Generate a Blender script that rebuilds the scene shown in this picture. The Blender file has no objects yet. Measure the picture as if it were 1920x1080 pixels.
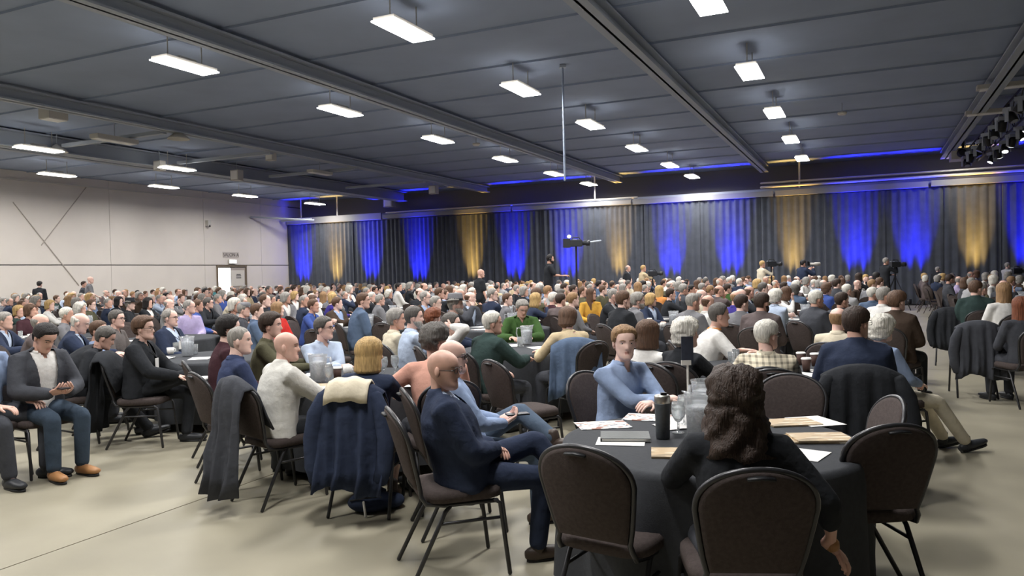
import bpy, bmesh, math, random
import numpy as np
from mathutils import Vector, Matrix, noise
random.seed(7); np.random.seed(7)
S = bpy.context.scene
COL = S.collection
# ------------------------------------------------------------------ camera
F = 1430.0; H = 1.65
PITCH = math.atan(27.3 / F); ROLL = math.radians(1.26)
YAW = math.atan(666 / F)                      # light rows run 25 degrees to the right of the view
f0 = Vector((0, math.cos(PITCH), -math.sin(PITCH))); u0 = Vector((0, math.sin(PITCH), math.cos(PITCH))); r0 = Vector((1, 0, 0))
UP = math.cos(ROLL) * u0 + math.sin(ROLL) * r0
RT = math.cos(ROLL) * r0 - math.sin(ROLL) * u0
CAM = Vector((0, 0, H))
cd = bpy.data.cameras.new('camera'); cam = bpy.data.objects.new('camera', cd); COL.objects.link(cam)
cd.sensor_width = 36; cd.lens = 36 * F / 1920; cd.clip_end = 200
cam.matrix_world = Matrix(((RT.x, UP.x, -f0.x, 0), (RT.y, UP.y, -f0.y, 0), (RT.z, UP.z, -f0.z, H), (0, 0, 0, 1)))
S.camera = cam
def ray(px, py): return f0 + RT * ((px - 960) / F) - UP * ((py - 540) / F)
def onz(px, py, z):
    d = ray(px, py); return CAM + d * ((z - H) / d.z)
def atdepth(px, py, y):
    d = ray(px, py); return CAM + d * (y / d.y)
def proj(p):
    v = Vector(p) - CAM; k = v.dot(f0)
    return 960 + F * v.dot(RT) / k, 540 - F * v.dot(UP) / k
cY, sY = math.cos(YAW), math.sin(YAW)
def R2W(u, v, z=0): return Vector((u * cY + v * sY, -u * sY + v * cY, z))
def W2R(p): return p[0] * cY - p[1] * sY, p[0] * sY + p[1] * cY
# ------------------------------------------------------------------ world, exposure
W = bpy.data.worlds.new('world'); S.world = W; W.use_nodes = True
W.node_tree.nodes['Background'].inputs[0].default_value = (0.55, 0.6, 0.7, 1)
W.node_tree.nodes['Background'].inputs[1].default_value = 0.05
S.view_settings.view_transform = 'Standard'; S.view_settings.look = 'None'
S.view_settings.exposure = 0.0; S.view_settings.gamma = 1.0; S.view_settings.use_curve_mapping = False
LIGHT_W = 182.0                                # each ceiling lamp
BLUE_W, AMBER_W = 6500.0, 2600.0                 # drape uplights
# ------------------------------------------------------------------ materials
def lin(r, g, b):
    f = lambda c: (c / 12.92 if c <= .04045 else ((c + .055) / 1.055) ** 2.4)
    return (f(r / 255), f(g / 255), f(b / 255), 1.0)
MATS = {}
def mat(name, col=None, rough=.7, metal=0, noise_scale=None, noise_amt=.15, bump=0, bump_scale=60, emit=None, emit_str=0, spec=.4, trans=0, objcol=False, alpha=1, sheen=0):
    if name in MATS: return MATS[name]
    m = bpy.data.materials.new(name); m.use_nodes = True; nt = m.node_tree; b = nt.nodes['Principled BSDF']
    b.inputs['Roughness'].default_value = rough; b.inputs['Metallic'].default_value = metal
    b.inputs['Specular IOR Level'].default_value = spec
    if trans: b.inputs['Transmission Weight'].default_value = trans
    if alpha < 1: b.inputs['Alpha'].default_value = alpha
    if sheen: b.inputs['Sheen Weight'].default_value = sheen
    tc = nt.nodes.new('ShaderNodeTexCoord')
    if objcol:
        src = nt.nodes.new('ShaderNodeObjectInfo').outputs['Color']
    else:
        rgb = nt.nodes.new('ShaderNodeRGB'); rgb.outputs[0].default_value = col; src = rgb.outputs[0]
    if noise_scale:
        n = nt.nodes.new('ShaderNodeTexNoise'); n.inputs['Scale'].default_value = noise_scale; n.inputs['Detail'].default_value = 4
        nt.links.new(tc.outputs['Object'], n.inputs['Vector'])
        mr = nt.nodes.new('ShaderNodeMapRange'); mr.inputs[1].default_value = .3; mr.inputs[2].default_value = .7
        mr.inputs[3].default_value = 1 - noise_amt; mr.inputs[4].default_value = 1 + noise_amt
        nt.links.new(n.outputs[0], mr.inputs[0])
        mx = nt.nodes.new('ShaderNodeVectorMath'); mx.operation = 'SCALE'
        nt.links.new(src, mx.inputs[0]); nt.links.new(mr.outputs[0], mx.inputs['Scale']); src = mx.outputs[0]
    nt.links.new(src, b.inputs['Base Color'])
    if bump:
        n2 = nt.nodes.new('ShaderNodeTexNoise'); n2.inputs['Scale'].default_value = bump_scale; n2.inputs['Detail'].default_value = 3
        nt.links.new(tc.outputs['Object'], n2.inputs['Vector'])
        bp = nt.nodes.new('ShaderNodeBump'); bp.inputs['Strength'].default_value = bump; bp.inputs['Distance'].default_value = .02
        nt.links.new(n2.outputs[0], bp.inputs['Height']); nt.links.new(bp.outputs[0], b.inputs['Normal'])
    if emit:
        b.inputs['Emission Color'].default_value = emit; b.inputs['Emission Strength'].default_value = emit_str
    MATS[name] = m; return m
SKIN = mat('skin', objcol=True, rough=.48, noise_scale=18, noise_amt=.10, spec=.45)
LIP = mat('lips', lin(206, 150, 138), rough=.5)
HAIR = mat('hair', objcol=True, rough=.6, noise_scale=70, noise_amt=.32, bump=.6, bump_scale=110)
for n_ in list(HAIR.node_tree.nodes):             # strands: stretch the noise downwards
    if n_.type == 'TEX_NOISE':
        mp_ = HAIR.node_tree.nodes.new('ShaderNodeMapping'); mp_.inputs['Scale'].default_value = (1, 1, .13); src_ = n_.inputs['Vector'].links[0].from_socket
        HAIR.node_tree.links.new(src_, mp_.inputs[0]); HAIR.node_tree.links.new(mp_.outputs[0], n_.inputs['Vector'])
CLOTH = mat('cloth', objcol=True, rough=.92, noise_scale=9, noise_amt=.10, bump=.55, bump_scale=13, spec=.15)
LEATHER = mat('leather', objcol=True, rough=.45, bump=.1, bump_scale=70)
PLAST = mat('plastic', objcol=True, rough=.4)
GLASSES = mat('spectacle_frame', lin(30, 28, 30), rough=.35)
EYE = mat('eye_white', lin(205, 200, 195), rough=.25)
IRIS = mat('iris', lin(50, 40, 35), rough=.2)
def check_mat():
    m = mat('check_cloth', objcol=True, rough=.92, bump=.4, bump_scale=13, spec=.15)
    nt = m.node_tree; b = nt.nodes['Principled BSDF']; src = b.inputs['Base Color'].links[0].from_socket
    tc = nt.nodes.new('ShaderNodeTexCoord'); sp = nt.nodes.new('ShaderNodeSeparateXYZ'); nt.links.new(tc.outputs['Object'], sp.inputs[0])
    outs = []
    for ax in (0, 2):
        w = nt.nodes.new('ShaderNodeMath'); w.operation = 'MULTIPLY'; w.inputs[1].default_value = 22
        nt.links.new(sp.outputs[ax], w.inputs[0])
        fr = nt.nodes.new('ShaderNodeMath'); fr.operation = 'FRACT'; nt.links.new(w.outputs[0], fr.inputs[0])
        lt = nt.nodes.new('ShaderNodeMath'); lt.operation = 'LESS_THAN'; lt.inputs[1].default_value = .38; nt.links.new(fr.outputs[0], lt.inputs[0])
        outs.append(lt)
    ad = nt.nodes.new('ShaderNodeMath'); ad.operation = 'ADD'; nt.links.new(outs[0].outputs[0], ad.inputs[0]); nt.links.new(outs[1].outputs[0], ad.inputs[1])
    mr = nt.nodes.new('ShaderNodeMapRange'); mr.inputs[2].default_value = 2; mr.inputs[3].default_value = 1.25; mr.inputs[4].default_value = .42
    nt.links.new(ad.outputs[0], mr.inputs[0])
    mx = nt.nodes.new('ShaderNodeVectorMath'); mx.operation = 'SCALE'; nt.links.new(src, mx.inputs[0]); nt.links.new(mr.outputs[0], mx.inputs['Scale'])
    nt.links.new(mx.outputs[0], b.inputs['Base Color']); return m
CHECK = check_mat()
# ------------------------------------------------------------------ mesh builder
class MB:
    def __init__(s): s.v = []; s.f = []; s.m = []
    def add(s, verts, faces, mi=0, M=None):
        o = len(s.v)
        if M is not None: verts = [M @ Vector(p) for p in verts]
        s.v.extend(tuple(p) for p in verts); s.f.extend(tuple(i + o for i in f) for f in faces); s.m.extend([mi] * len(faces)); return s
    def box(s, c, d, mi=0, M=None):
        x, y, z = d[0] / 2, d[1] / 2, d[2] / 2
        v = [(c[0] + a * x, c[1] + b * y, c[2] + e * z) for e in (-1, 1) for a, b in ((-1, -1), (1, -1), (1, 1), (-1, 1))]
        return s.add(v, [(3, 2, 1, 0), (4, 5, 6, 7), (0, 1, 5, 4), (1, 2, 6, 5), (2, 3, 7, 6), (3, 0, 4, 7)], mi, M)
    def tube(s, pts, rad, seg=8, side=None, mi=0, cap=True, M=None, closed=False):
        pts = [Vector(p) for p in pts]; n = len(pts)
        rad = [(r, r) if not isinstance(r, (tuple, list)) else r for r in (rad if isinstance(rad, list) else [rad] * n)]
        tan = []
        for i in range(n):
            if closed: t = pts[(i + 1) % n] - pts[i - 1]
            else: t = pts[min(i + 1, n - 1)] - pts[max(i - 1, 0)]
            tan.append(t.normalized() if t.length > 1e-9 else Vector((0, 0, 1)))
        if side is None:
            side = Vector((1, 0, 0)) if abs(tan[0].x) < .8 else Vector((0, 1, 0))
        side = Vector(side); P = []; R_ = []; T_ = []
        for i in range(n): P.append(pts[i]); R_.append(rad[i]); T_.append(tan[i])
        if cap and not closed:
            r = rad[0]; k = min(r); P.insert(0, pts[0] - tan[0] * k * .6); R_.insert(0, (r[0] * .62, r[1] * .62)); T_.insert(0, tan[0])
            r = rad[-1]; k = min(r); P.append(pts[-1] + tan[-1] * k * .6); R_.append((r[0] * .62, r[1] * .62)); T_.append(tan[-1])
        v = []; cur = side
        for p, r, t in zip(P, R_, T_):
            a = cur - t * cur.dot(t)
            if a.length < 1e-4: a = t.orthogonal()
            a.normalize(); b = t.cross(a); cur = a
            for j in range(seg):
                th = 2 * math.pi * j / seg; v.append(p + a * (r[0] * math.cos(th)) + b * (r[1] * math.sin(th)))
        f = []; m = len(P)
        for i in range(m if closed else m - 1):
            for j in range(seg):
                k = (j + 1) % seg; i2 = (i + 1) % m
                f.append((i * seg + j, i * seg + k, i2 * seg + k, i2 * seg + j))
        if not closed:
            f.append(tuple(range(seg - 1, -1, -1))); f.append(tuple((m - 1) * seg + j for j in range(seg)))
        return s.add(v, f, mi, M)
    def ell(s, c, r, seg=12, rings=8, mi=0, M=None):
        v = [(c[0], c[1], c[2] - r[2])]; f = []
        for i in range(1, rings):
            ph = -math.pi / 2 + math.pi * i / rings
            for j in range(seg):
                th = 2 * math.pi * j / seg
                v.append((c[0] + r[0] * math.cos(ph) * math.cos(th), c[1] + r[1] * math.cos(ph) * math.sin(th), c[2] + r[2] * math.sin(ph)))
        v.append((c[0], c[1], c[2] + r[2])); L = len(v) - 1
        for j in range(seg):
            k = (j + 1) % seg; f.append((0, 1 + k, 1 + j)); f.append((L, L - seg + j, L - seg + k))
        for i in range(rings - 2):
            for j in range(seg):
                k = (j + 1) % seg; a = 1 + i * seg; f.append((a + j, a + k, a + seg + k, a + seg + j))
        return s.add(v, f, mi, M)
    def lathe(s, prof, seg=20, mi=0, M=None):
        v = []; f = []
        for (r, z) in prof:
            for j in range(seg):
                th = 2 * math.pi * j / seg; v.append((r * math.cos(th), r * math.sin(th), z))
        for i in range(len(prof) - 1):
            for j in range(seg):
                k = (j + 1) % seg; f.append((i * seg + j, i * seg + k, (i + 1) * seg + k, (i + 1) * seg + j))
        return s.add(v, f, mi, M)
    def mesh(s, name, mats, smooth=True):
        me = bpy.data.meshes.new(name); me.from_pydata(s.v, [], s.f)
        for m in (mats if isinstance(mats, (list, tuple)) else [mats]): me.materials.append(m)
        if any(s.m): me.polygons.foreach_set('material_index', s.m)
        if smooth: me.polygons.foreach_set('use_smooth', [True] * len(me.polygons))
        me.update(); return me
    def build(s, name, mats, parent=None, smooth=False, color=None):
        return link(name, s.mesh(name, mats, smooth), parent, color)
def link(name, me, parent=None, color=None):
    o = bpy.data.objects.new(name, me); COL.objects.link(o)
    if parent is not None: o.parent = parent
    if color is not None: o.color = color
    return o
LABELS = {}
def tag(o, label, cat, group=None, kind=None):
    o['label'] = label; o['category'] = cat
    if group: o['group'] = group
    if kind: o['kind'] = kind
    LABELS[label] = LABELS.get(label, 0) + 1
    return o
def thing(name, label, cat, loc=(0, 0, 0), rz=0, group=None, sc=1):
    o = bpy.data.objects.new(name, None); COL.objects.link(o); o.empty_display_size = .1
    o.location = loc; o.rotation_euler = (0, 0, rz); o.scale = (sc, sc, sc)
    return tag(o, label, cat, group)
def struct(o, label=None, cat=None):
    o['kind'] = 'structure'
    if label: o['label'] = label
    if cat: o['category'] = cat
    return o
def bevel(o, w, n=2):
    m = o.modifiers.new('bevel', 'BEVEL'); m.width = w; m.segments = n; m.limit_method = 'ANGLE'; return o
# remesh in a scratch scene so the main scene is not re-evaluated
TMP = bpy.data.scenes.new('scratch')
def remesh(mb, voxel, smooth, name, mats, iters=3):
    me = mb.mesh('tmp', [], False); o = bpy.data.objects.new('tmp', me); TMP.collection.objects.link(o)
    r = o.modifiers.new('r', 'REMESH'); r.mode = 'VOXEL'; r.voxel_size = voxel; r.use_smooth_shade = True
    if smooth:
        q = o.modifiers.new('s', 'SMOOTH'); q.factor = smooth; q.iterations = iters
    vl = TMP.view_layers[0]; vl.update(); dg = vl.depsgraph
    out = bpy.data.meshes.new_from_object(o.evaluated_get(dg), depsgraph=dg); out.name = name
    bpy.data.objects.remove(o); bpy.data.meshes.remove(me)
    out.materials.clear()
    for m in (mats if isinstance(mats, (list, tuple)) else [mats]): out.materials.append(m)
    out.polygons.foreach_set('use_smooth', [True] * len(out.polygons))
    return out
def join_mb(me, mb, mi_off=0):
    """append builder geometry to a mesh (same object, overlapping surfaces)"""
    bm = bmesh.new(); bm.from_mesh(me)
    vs = [bm.verts.new(p) for p in mb.v]
    for f, m in zip(mb.f, mb.m):
        try: fc = bm.faces.new([vs[i] for i in f]); fc.material_index = m; fc.smooth = True
        except ValueError: pass
    bm.to_mesh(me); bm.free(); me.update()
def cut(me, test):
    bm = bmesh.new(); bm.from_mesh(me)
    bmesh.ops.delete(bm, geom=[f for f in bm.faces if test(f.calc_center_median())], context='FACES')
    bm.to_mesh(me); bm.free(); me.update()
# ------------------------------------------------------------------ room (built in room axes u, v; rotated into place)
UL, UR, VN, D = -31.1, 24.0, -12.0, 35.4
ZC = 6.25
def rb(name, mb, mats, parent=None, smooth=False):
    o = mb.build(name, mats, parent, smooth)
    if parent is None: o.rotation_euler = (0, 0, -YAW)
    return o
M_FLOOR = mat('polished_concrete', lin(151, 145, 127), rough=.45, noise_scale=.9, noise_amt=.15, spec=.35)
M_JOINT = mat('joint_filler', lin(70, 66, 58), rough=.9)
M_CEIL = mat('painted_deck', lin(148, 160, 182), rough=.8, noise_scale=.8, noise_amt=.06)
M_STEEL = mat('grey_steel', lin(165, 172, 182), rough=.6)
M_WALL = mat('beige_wall', lin(214, 207, 199), rough=.85, noise_scale=.7, noise_amt=.04)
M_DARK = mat('dark_gap', lin(70, 66, 62), rough=.9)
M_TRIM = mat('pale_trim', lin(200, 196, 188), rough=.6)
M_BLK = mat('black_metal', lin(26, 27, 30), rough=.45)
floor = struct(rb('floor', MB().box(((UL + UR) / 2, (VN + D + 1.2) / 2, -.08), (UR - UL, D + 1.2 - VN, .14)), M_JOINT), 'polished beige concrete floor slab', 'floor')
us = [UL, -26.57, -15.57, -4.57, 6.43, 17.43, UR]
vs_ = [VN, -1.5, 13.6, 26.0, D + 1.2]
for a, b in zip(us, us[1:]):
    for c, d in zip(vs_, vs_[1:]):
        rb('floor_slab', MB().box(((a + b) / 2, (c + d) / 2, -.01), (b - a - .012, d - c - .012, .02)), M_FLOOR, floor)
ceil = struct(rb('ceiling', MB().box(((UL + UR) / 2, (VN + D + 1.2) / 2, ZC + .1), (UR - UL, D + 1.2 - VN, .2)), M_CEIL), 'dark blue grey steel roof deck', 'ceiling')
for k in range(20):                             # purlins across, girders along the light rows
    v = VN + 1.2 + 2.37 * k
    rb('purlin', MB().box(((UL + UR) / 2, v, ZC - .022), (UR - UL, .04, .045)), M_CEIL, ceil)
def girder(u, zb, h, w, name='girder', m=None):
    mb = MB().box((u, (VN + D) / 2, zb + .02), (w, D - VN, .04)).box((u, (VN + D) / 2, zb + h / 2), (.05, D - VN, h)).box((u, (VN + D) / 2, zb + h - .02), (w, D - VN, .04))
    return rb(name, mb, m or M_STEEL, ceil)
for u in (-17.8, -10.7, -4.05, 2.9): girder(u, 5.86, .3, .34)
girder(-22.9, 5.7, .5, .5); girder(-24.6, 5.9, .3, .3)
girder(9.6, 5.86, .3, .34); girder(16.3, 5.86, .3, .34)
for v in (8, 15.5, 19.8, 24.4, 29.5):           # knee struts between the left girders
    rb('strut', MB().box((-20.1, v, 5.86), (4.3, .16, .1)), M_STEEL, ceil)
# left wall: panels with recessed joints
wl = struct(rb('wall_left', MB().box((UL - .12, (VN + D + 1.2) / 2, ZC / 2), (.1, D + 1.2 - VN, ZC)), M_DARK), 'long beige panelled side wall', 'wall')
vj = [VN, -4.5, 3.0, 9.8, 16.6, 23.7, 29.1, 33.2, D + 1.2]
DV0, DV1, DZ = 29.9, 31.95, 2.36                # double door opening
def wpanel(a, b, z0, z1): rb('wall_panel', MB().box((UL - .02, (a + b) / 2, (z0 + z1) / 2), (.12, b - a - .015, z1 - z0 - .02)), M_WALL, wl)
for a, b in zip(vj, vj[1:]):
    if a < DV0 < b:
        wpanel(a, DV0, 0, 2.42); wpanel(DV1, b, 0, 2.42)
    else: wpanel(a, b, 0, 2.42)
    wpanel(a, b, 2.44, 5.86); wpanel(a, b, 5.9, ZC)
rb('wall_trim', MB().box((UL + .06, (VN + D) / 2, 5.88), (.08, D - VN, .07)), M_TRIM, wl)
for (a, b) in (((19.4, 4.95), (22.1, 1.55)), ((22.6, 5.85), (20.5, 3.25))):
    rb('brace_rod', MB().tube([(UL + .06, a[0], a[1]), (UL + .06, b[0], b[1])], .02, 6), mat('brace', lin(176, 168, 160), rough=.7), wl)
d1 = struct(rb('door_1', MB().box((UL - .3, (DV0 + DV1) / 2, DZ / 2), (.05, DV1 - DV0, DZ)), M_WALL), 'double door with one glowing glazed leaf', 'door')
M_LIT = mat('lit_glass', lin(240, 240, 245), emit=(.95, .97, 1, 1), emit_str=4.0)
rb('door_frame', MB().box((UL + .05, DV0, DZ / 2), (.1, .08, DZ)).box((UL + .05, DV1, DZ / 2), (.1, .08, DZ)).box((UL + .05, (DV0 + DV1) / 2, DZ + .02), (.1, DV1 - DV0 + .1, .08)), mat('door_frame', lin(120, 108, 92), rough=.6), d1)
lf = rb('door_leaf', MB().box((UL + .02, DV0 + .5, DZ / 2), (.05, .9, DZ - .06)), M_TRIM, d1); rb('pane', MB().box((UL + .05, DV0 + .5, DZ / 2 + .05), (.02, .86, DZ - .3)), M_LIT, lf)
lf = rb('door_leaf', MB().box((UL + .02, DV0 + 1.5, DZ / 2), (.05, 1.0, DZ - .06)), mat('door_paint', lin(168, 158, 150), rough=.6), d1)
rb('push_bar', MB().box((UL + .09, DV0 + 1.5, 1.05), (.06, .8, .06)), M_BLK, lf)
rb('paper_notice', MB().box((UL + .06, DV0 + 1.45, 1.72), (.01, .95, .86)), mat('notice', lin(205, 200, 190)), lf)
for z, w in ((1.92, .3), (1.84, .36), (1.74, .36)): rb('notice_line', MB().box((UL + .068, DV0 + 1.5, z), (.008, w, .05)), mat('notice_ink', lin(80, 80, 82)), lf)
sg = rb('exit_sign', MB().box((UL + .1, 30.95, 2.62), (.08, .52, .22)), M_TRIM); tag(sg, 'small glowing white sign above the double door', 'sign')
rb('sign_face', MB().box((UL + .145, 30.95, 2.62), (.01, .48, .18)), mat('exit_face', lin(250, 250, 250), emit=(1, 1, 1, 1), emit_str=3), sg)
sg = rb('room_sign', MB().box((UL + .05, 30.9, 2.98), (.02, 1.12, .3)), mat('sign_back', lin(186, 178, 170))); tag(sg, 'grey lettered room name sign high over the double door', 'sign')
tcu = bpy.data.curves.new('sign_text', 'FONT'); tcu.body = 'SALON A'; tcu.size = .27; tcu.extrude = .005; tcu.align_x = 'CENTER'; tcu.align_y = 'CENTER'
tcu.materials.append(mat('sign_letters', lin(104, 98, 98)))
to = bpy.data.objects.new('tmp', tcu); TMP.collection.objects.link(to); TMP.view_layers[0].update(); dg_ = TMP.view_layers[0].depsgraph
tme = bpy.data.meshes.new_from_object(to.evaluated_get(dg_), depsgraph=dg_); bpy.data.objects.remove(to)
to = link('sign_lettering', tme, sg); to.location = (UL + .065, 30.9, 2.98); to.rotation_euler = (math.pi / 2, 0, math.pi / 2)
sc_ = thing('wall_camera', 'small white security camera high on the beige wall', 'camera', R2W(UL + .15, 29.3, 4.6), -YAW)
MB().box((0, 0, 0), (.22, .2, .3)).build('housing', M_TRIM, sc_); MB().tube([(-.1, 0, 0), (.12, 0, -.16)], .05, 10).build('lens_barrel', M_BLK, sc_)
for nm, mb in (('wall_right', MB().box((UR + .1, (VN + D) / 2, ZC / 2), (.2, D + 2.4 - VN, ZC))), ('wall_near', MB().box(((UL + UR) / 2, VN - .1, ZC / 2), (UR - UL, .2, ZC))), ('wall_far', MB().box(((UL + UR) / 2, D + 1.3, ZC / 2), (UR - UL, .2, ZC)))):
    struct(rb(nm, mb, M_WALL if nm != 'wall_far' else mat('far_wall', lin(120, 118, 114), rough=.9)), {'wall_right': 'beige wall beyond the stage side', 'wall_near': 'beige wall behind the camera', 'wall_far': 'grey wall hidden behind the black drapes'}[nm], 'wall')
struct(rb('baseboard_left', MB().box((UL + .07, (VN + DV0) / 2, .06), (.03, DV0 - VN - .1, .12)), M_DARK), 'dark baseboard along the beige wall', 'baseboard')
# ------------------------------------------------------------------ ceiling lamps
M_DIFF = mat('lamp_diffuser', lin(255, 255, 255), emit=(1, .985, .96, 1), emit_str=14)
hm = MB().box((0, 0, .03), (.40, 1.2, .06)).box((0, 0, .1), (.16, .4, .08)).tube([(0, .4, .1), (0, .4, .55)], .012, 6).tube([(0, -.4, .1), (0, -.4, .55)], .012, 6).mesh('lamp_housing', M_TRIM, False)
dm = MB().box((0, 0, -.012), (.44, 1.26, .02)).mesh('lamp_diffuser', M_DIFF, False)
ORD = ['nearest', 'second', 'third', 'fourth', 'fifth', 'sixth', 'seventh', 'eighth', 'ninth', 'farthest']
def lamp(u, v, z, label, lit=True, light=True):
    t = thing('ceiling_lamp', label, 'ceiling light', R2W(u, v, z), -YAW, 'lit ceiling lamps' if lit else 'unlit ceiling lamps')
    link('housing', hm, t); link('diffuser', dm, t)
    if light:
        ld = LAMP; lo = bpy.data.objects.new('lamp_glow', ld); COL.objects.link(lo); lo.parent = t; lo.location = (0, 0, -.05)
LAMP = bpy.data.lights.new('lamp_glow', 'AREA'); LAMP.shape = 'RECTANGLE'; LAMP.size = .44; LAMP.size_y = 1.26; LAMP.energy = LIGHT_W; LAMP.color = (1, .98, .955); LAMP.spread = math.radians(170)
rowsL = [(-2.17, 'right-hand row of lamps', 2.45, 8), (-6.95, 'middle row of lamps', 1.4, 8), (-11.75, 'row of lamps left of the middle', 1.2, 8)]
for u, rn, v0, n in rowsL:
    for k in range(n):
        v = v0 + 4.74 * k
        if v < D - .6: lamp(u, min(v, 34.0), 5.75, f'bright ceiling lamp, {ORD[k] if k < n - 1 else "last"} from the camera in the {rn}')
for k, v in enumerate((4.8, 9.6, 14.35, 19.25)): lamp(-21.7, v, 5.55, f'bright ceiling lamp, {ORD[k]} from the camera in the row beside the dark beam')
for k, v in enumerate((9.3, 14.1, 18.85, 23.65, 28.4, 33.6)): lamp(-27.5, v, 5.72, f'bright ceiling lamp, {ORD[k]} from the camera in the row along the beige wall')
# small fittings between the left girders
M_OFF = mat('unlit_panel', lin(242, 240, 236), rough=.5)
def fit_box(px, py, z, dims, label, name='unlit_fixture'):
    p = onz(px, py, z); t = thing(name, label, 'fixture', p, -YAW)
    MB().box((0, 0, 0), dims).build('housing', M_TRIM, t); MB().box((0, 0, -dims[2] / 2 - .01), (dims[0] * .9, dims[1] * .94, .02)).build('diffuser', M_OFF, t)
    MB().tube([(0, 0, dims[2] / 2), (0, 0, ZC - p.z)], .012, 6).build('hanger', M_STEEL, t)
fit_box(215, 261, 5.7, (.34, 1.3, .12), 'unlit pale linear ceiling fixture left of the cone pendants')
fit_box(600, 323, 5.75, (.3, 1.2, .1), 'unlit pale linear fixture over the beige wall door')
fit_box(100, 213, 5.9, (.4, .5, .3), 'dim square ceiling box at far upper left')
for px, py, lb in ((335, 258, 'nearest pale cone pendant under the left girder'), (107, 282, 'pale cone pendant near the left wall lamps')):
    t = thing('cone_pendant', lb, 'pendant', onz(px, py, 5.75), 0)
    MB().lathe([(.02, .2), (.08, .16), (.3, -.02), (.31, -.05), (.28, -.05), (.05, .12)], 16).build('shade', M_TRIM, t, True); MB().tube([(0, 0, .18), (0, 0, .6)], .015, 6).build('stem', M_STEEL, t)
for px, py, z, s, lb in ((508, 293, 5.8, .3, 'small bright white box on the left girder'), (299, 311, 5.7, .34, 'white box speaker beside the second wall-side lamp'), (444, 329, 5.7, .4, 'white box speaker hung mid ceiling left'), (730, 379, 5.75, .55, 'bright white box hung near the drape corner'), (813, 356, 5.8, .4, 'white box fixed to the left girder end'), (886, 373, 5.8, .4, 'last white box on the left girder')):
    p = onz(px, py, z); t = thing('ceiling_speaker', lb, 'speaker', p, -YAW)
    MB().box((0, 0, 0), (s, s * .7, s)).build('cabinet', M_TRIM, t); MB().box((0, -s * .36, 0), (s * .8, .02, s * .8)).build('grille', M_OFF, t); MB().tube([(0, 0, s / 2), (0, 0, ZC - p.z)], .015, 6).build('hanger', M_STEEL, t)
t = thing('hanging_pole', 'thin grey pole hanging from the ceiling above the crowd', 'pole', atdepth(1057, 235, 17.0), 0)
MB().tube([(0, 0, -1.22), (0, 0, 1.3)], .022, 8).build('shaft', M_CEIL, t); MB().box((0, 0, 1.3), (.14, .14, .06)).build('bracket', M_STEEL, t)
for px, py, z in ((893, 271, 5.9), (1579, 213, 5.95)):
    t = thing('smoke_detector', 'tiny white ceiling sensor ' + ('in the dark right bay' if px > 1000 else 'between the left and middle lamp rows'), 'sensor', onz(px, py, z), 0)
    MB().lathe([(0, .04), (.12, .04), (.13, 0), (.09, -.04), (0, -.04)], 14).build('body', M_TRIM, t); MB().tube([(0, 0, .04), (0, 0, ZC - z)], .012, 6).build('stem', M_STEEL, t)
# ------------------------------------------------------------------ black drapes on the far side, header and uplights
M_DRAPE = mat('black_velour', lin(76, 80, 89), rough=.95, spec=.1, noise_scale=3, noise_amt=.12, sheen=.2)
STRIPS = [(-29.9, 'b'), (-27.47, 'a'), (-25.11, 'b'), (-21.94, 'b'), (-18.68, 'a'), (-16.25, 'b'), (-13.32, 'b'), (-10.76, 'a'), (-8.24, 'b'), (-5.53, 'b'), (-2.9, 'a'), (-.38, 'b'), (1.78, 'b'), (3.91, 'a'), (5.75, 'b'), (8.4, 'b'), (11.0, 'a')]
edges = [UL + .08] + [(a[0] + b[0]) / 2 for a, b in zip(STRIPS, STRIPS[1:])] + [13.0]
NTH = ['first', 'second', 'third', 'fourth', 'fifth', 'sixth', 'seventh', 'eighth', 'ninth', 'tenth', 'eleventh', 'twelfth']
cnt = {'a': 0, 'b': 0}; STRIPNAME = []
for (u, c), a, b in zip(STRIPS, edges, edges[1:]):
    cname = 'amber' if c == 'a' else 'blue'; nth = NTH[cnt[c]]; cnt[c] += 1
    STRIPNAME.append((u, f'{nth} {cname} drape'))
    rng = random.Random(int(u * 100)); n = int((b - a) / .05); zs = (.02, .05, 1.6, 3.2, 4.74, 4.78); mb = MB(); v = []
    ph = rng.random() * 6; fr = 2 * math.pi / rng.uniform(.26, .34); off = rng.uniform(-.03, .03)
    for i in range(n + 1):
        uu = a + (b - a) * i / n
        for z in zs:
            k = .04 * math.sin(fr * (uu - a) + ph + .5 * math.sin(1.7 * uu)) + (.014) * math.sin(fr * 2.3 * uu + .2 * z)
            v.append((uu, D + off + k - .012 * z, z))
    f = [(i * 6 + j, (i + 1) * 6 + j, (i + 1) * 6 + j + 1, i * 6 + j + 1) for i in range(n) for j in range(5)]
    o = rb('drape_panel', mb.add(v, f), M_DRAPE, None, True); s_ = o.modifiers.new('thick', 'SOLIDIFY'); s_.thickness = .012
    tag(o, f'black pleated drape panel washed {cname} from below, the {nth} {cname} one from the left', 'drape', 'black drapes along the far side')
    t = thing('uplight', f'floor uplight shining {cname} at the foot of the {nth} {cname} drape panel', 'uplight', R2W(u, D - .46, 0), -YAW, 'drape uplights')
    MB().box((0, 0, .03), (.8, .2, .06)).build('bar_base', M_BLK, t)
    ld = bpy.data.lights.new('uplight_beam', 'SPOT'); ld.energy = AMBER_W if c == 'a' else BLUE_W; ld.color = (1, .58, .13) if c == 'a' else (.015, .02, 1)
    ld.spot_size = math.radians(27); ld.spot_blend = 1.0; ld.shadow_soft_size = .06
    for dx in (-.24, .24) if c == 'b' else (-.13, .13):
        cn = MB().lathe([(0, .06), (.09, .06), (.1, .1), (.1, .24), (.085, .25), (0, .24)], 14, M=Matrix.Translation((dx, 0, 0))).build('can', M_BLK, t, True)
        lo = bpy.data.objects.new('uplight_beam', ld); COL.objects.link(lo); lo.parent = t; lo.location = (dx, 0, .28); lo.rotation_euler = (math.radians(180 - 7), 0, 0)
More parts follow.
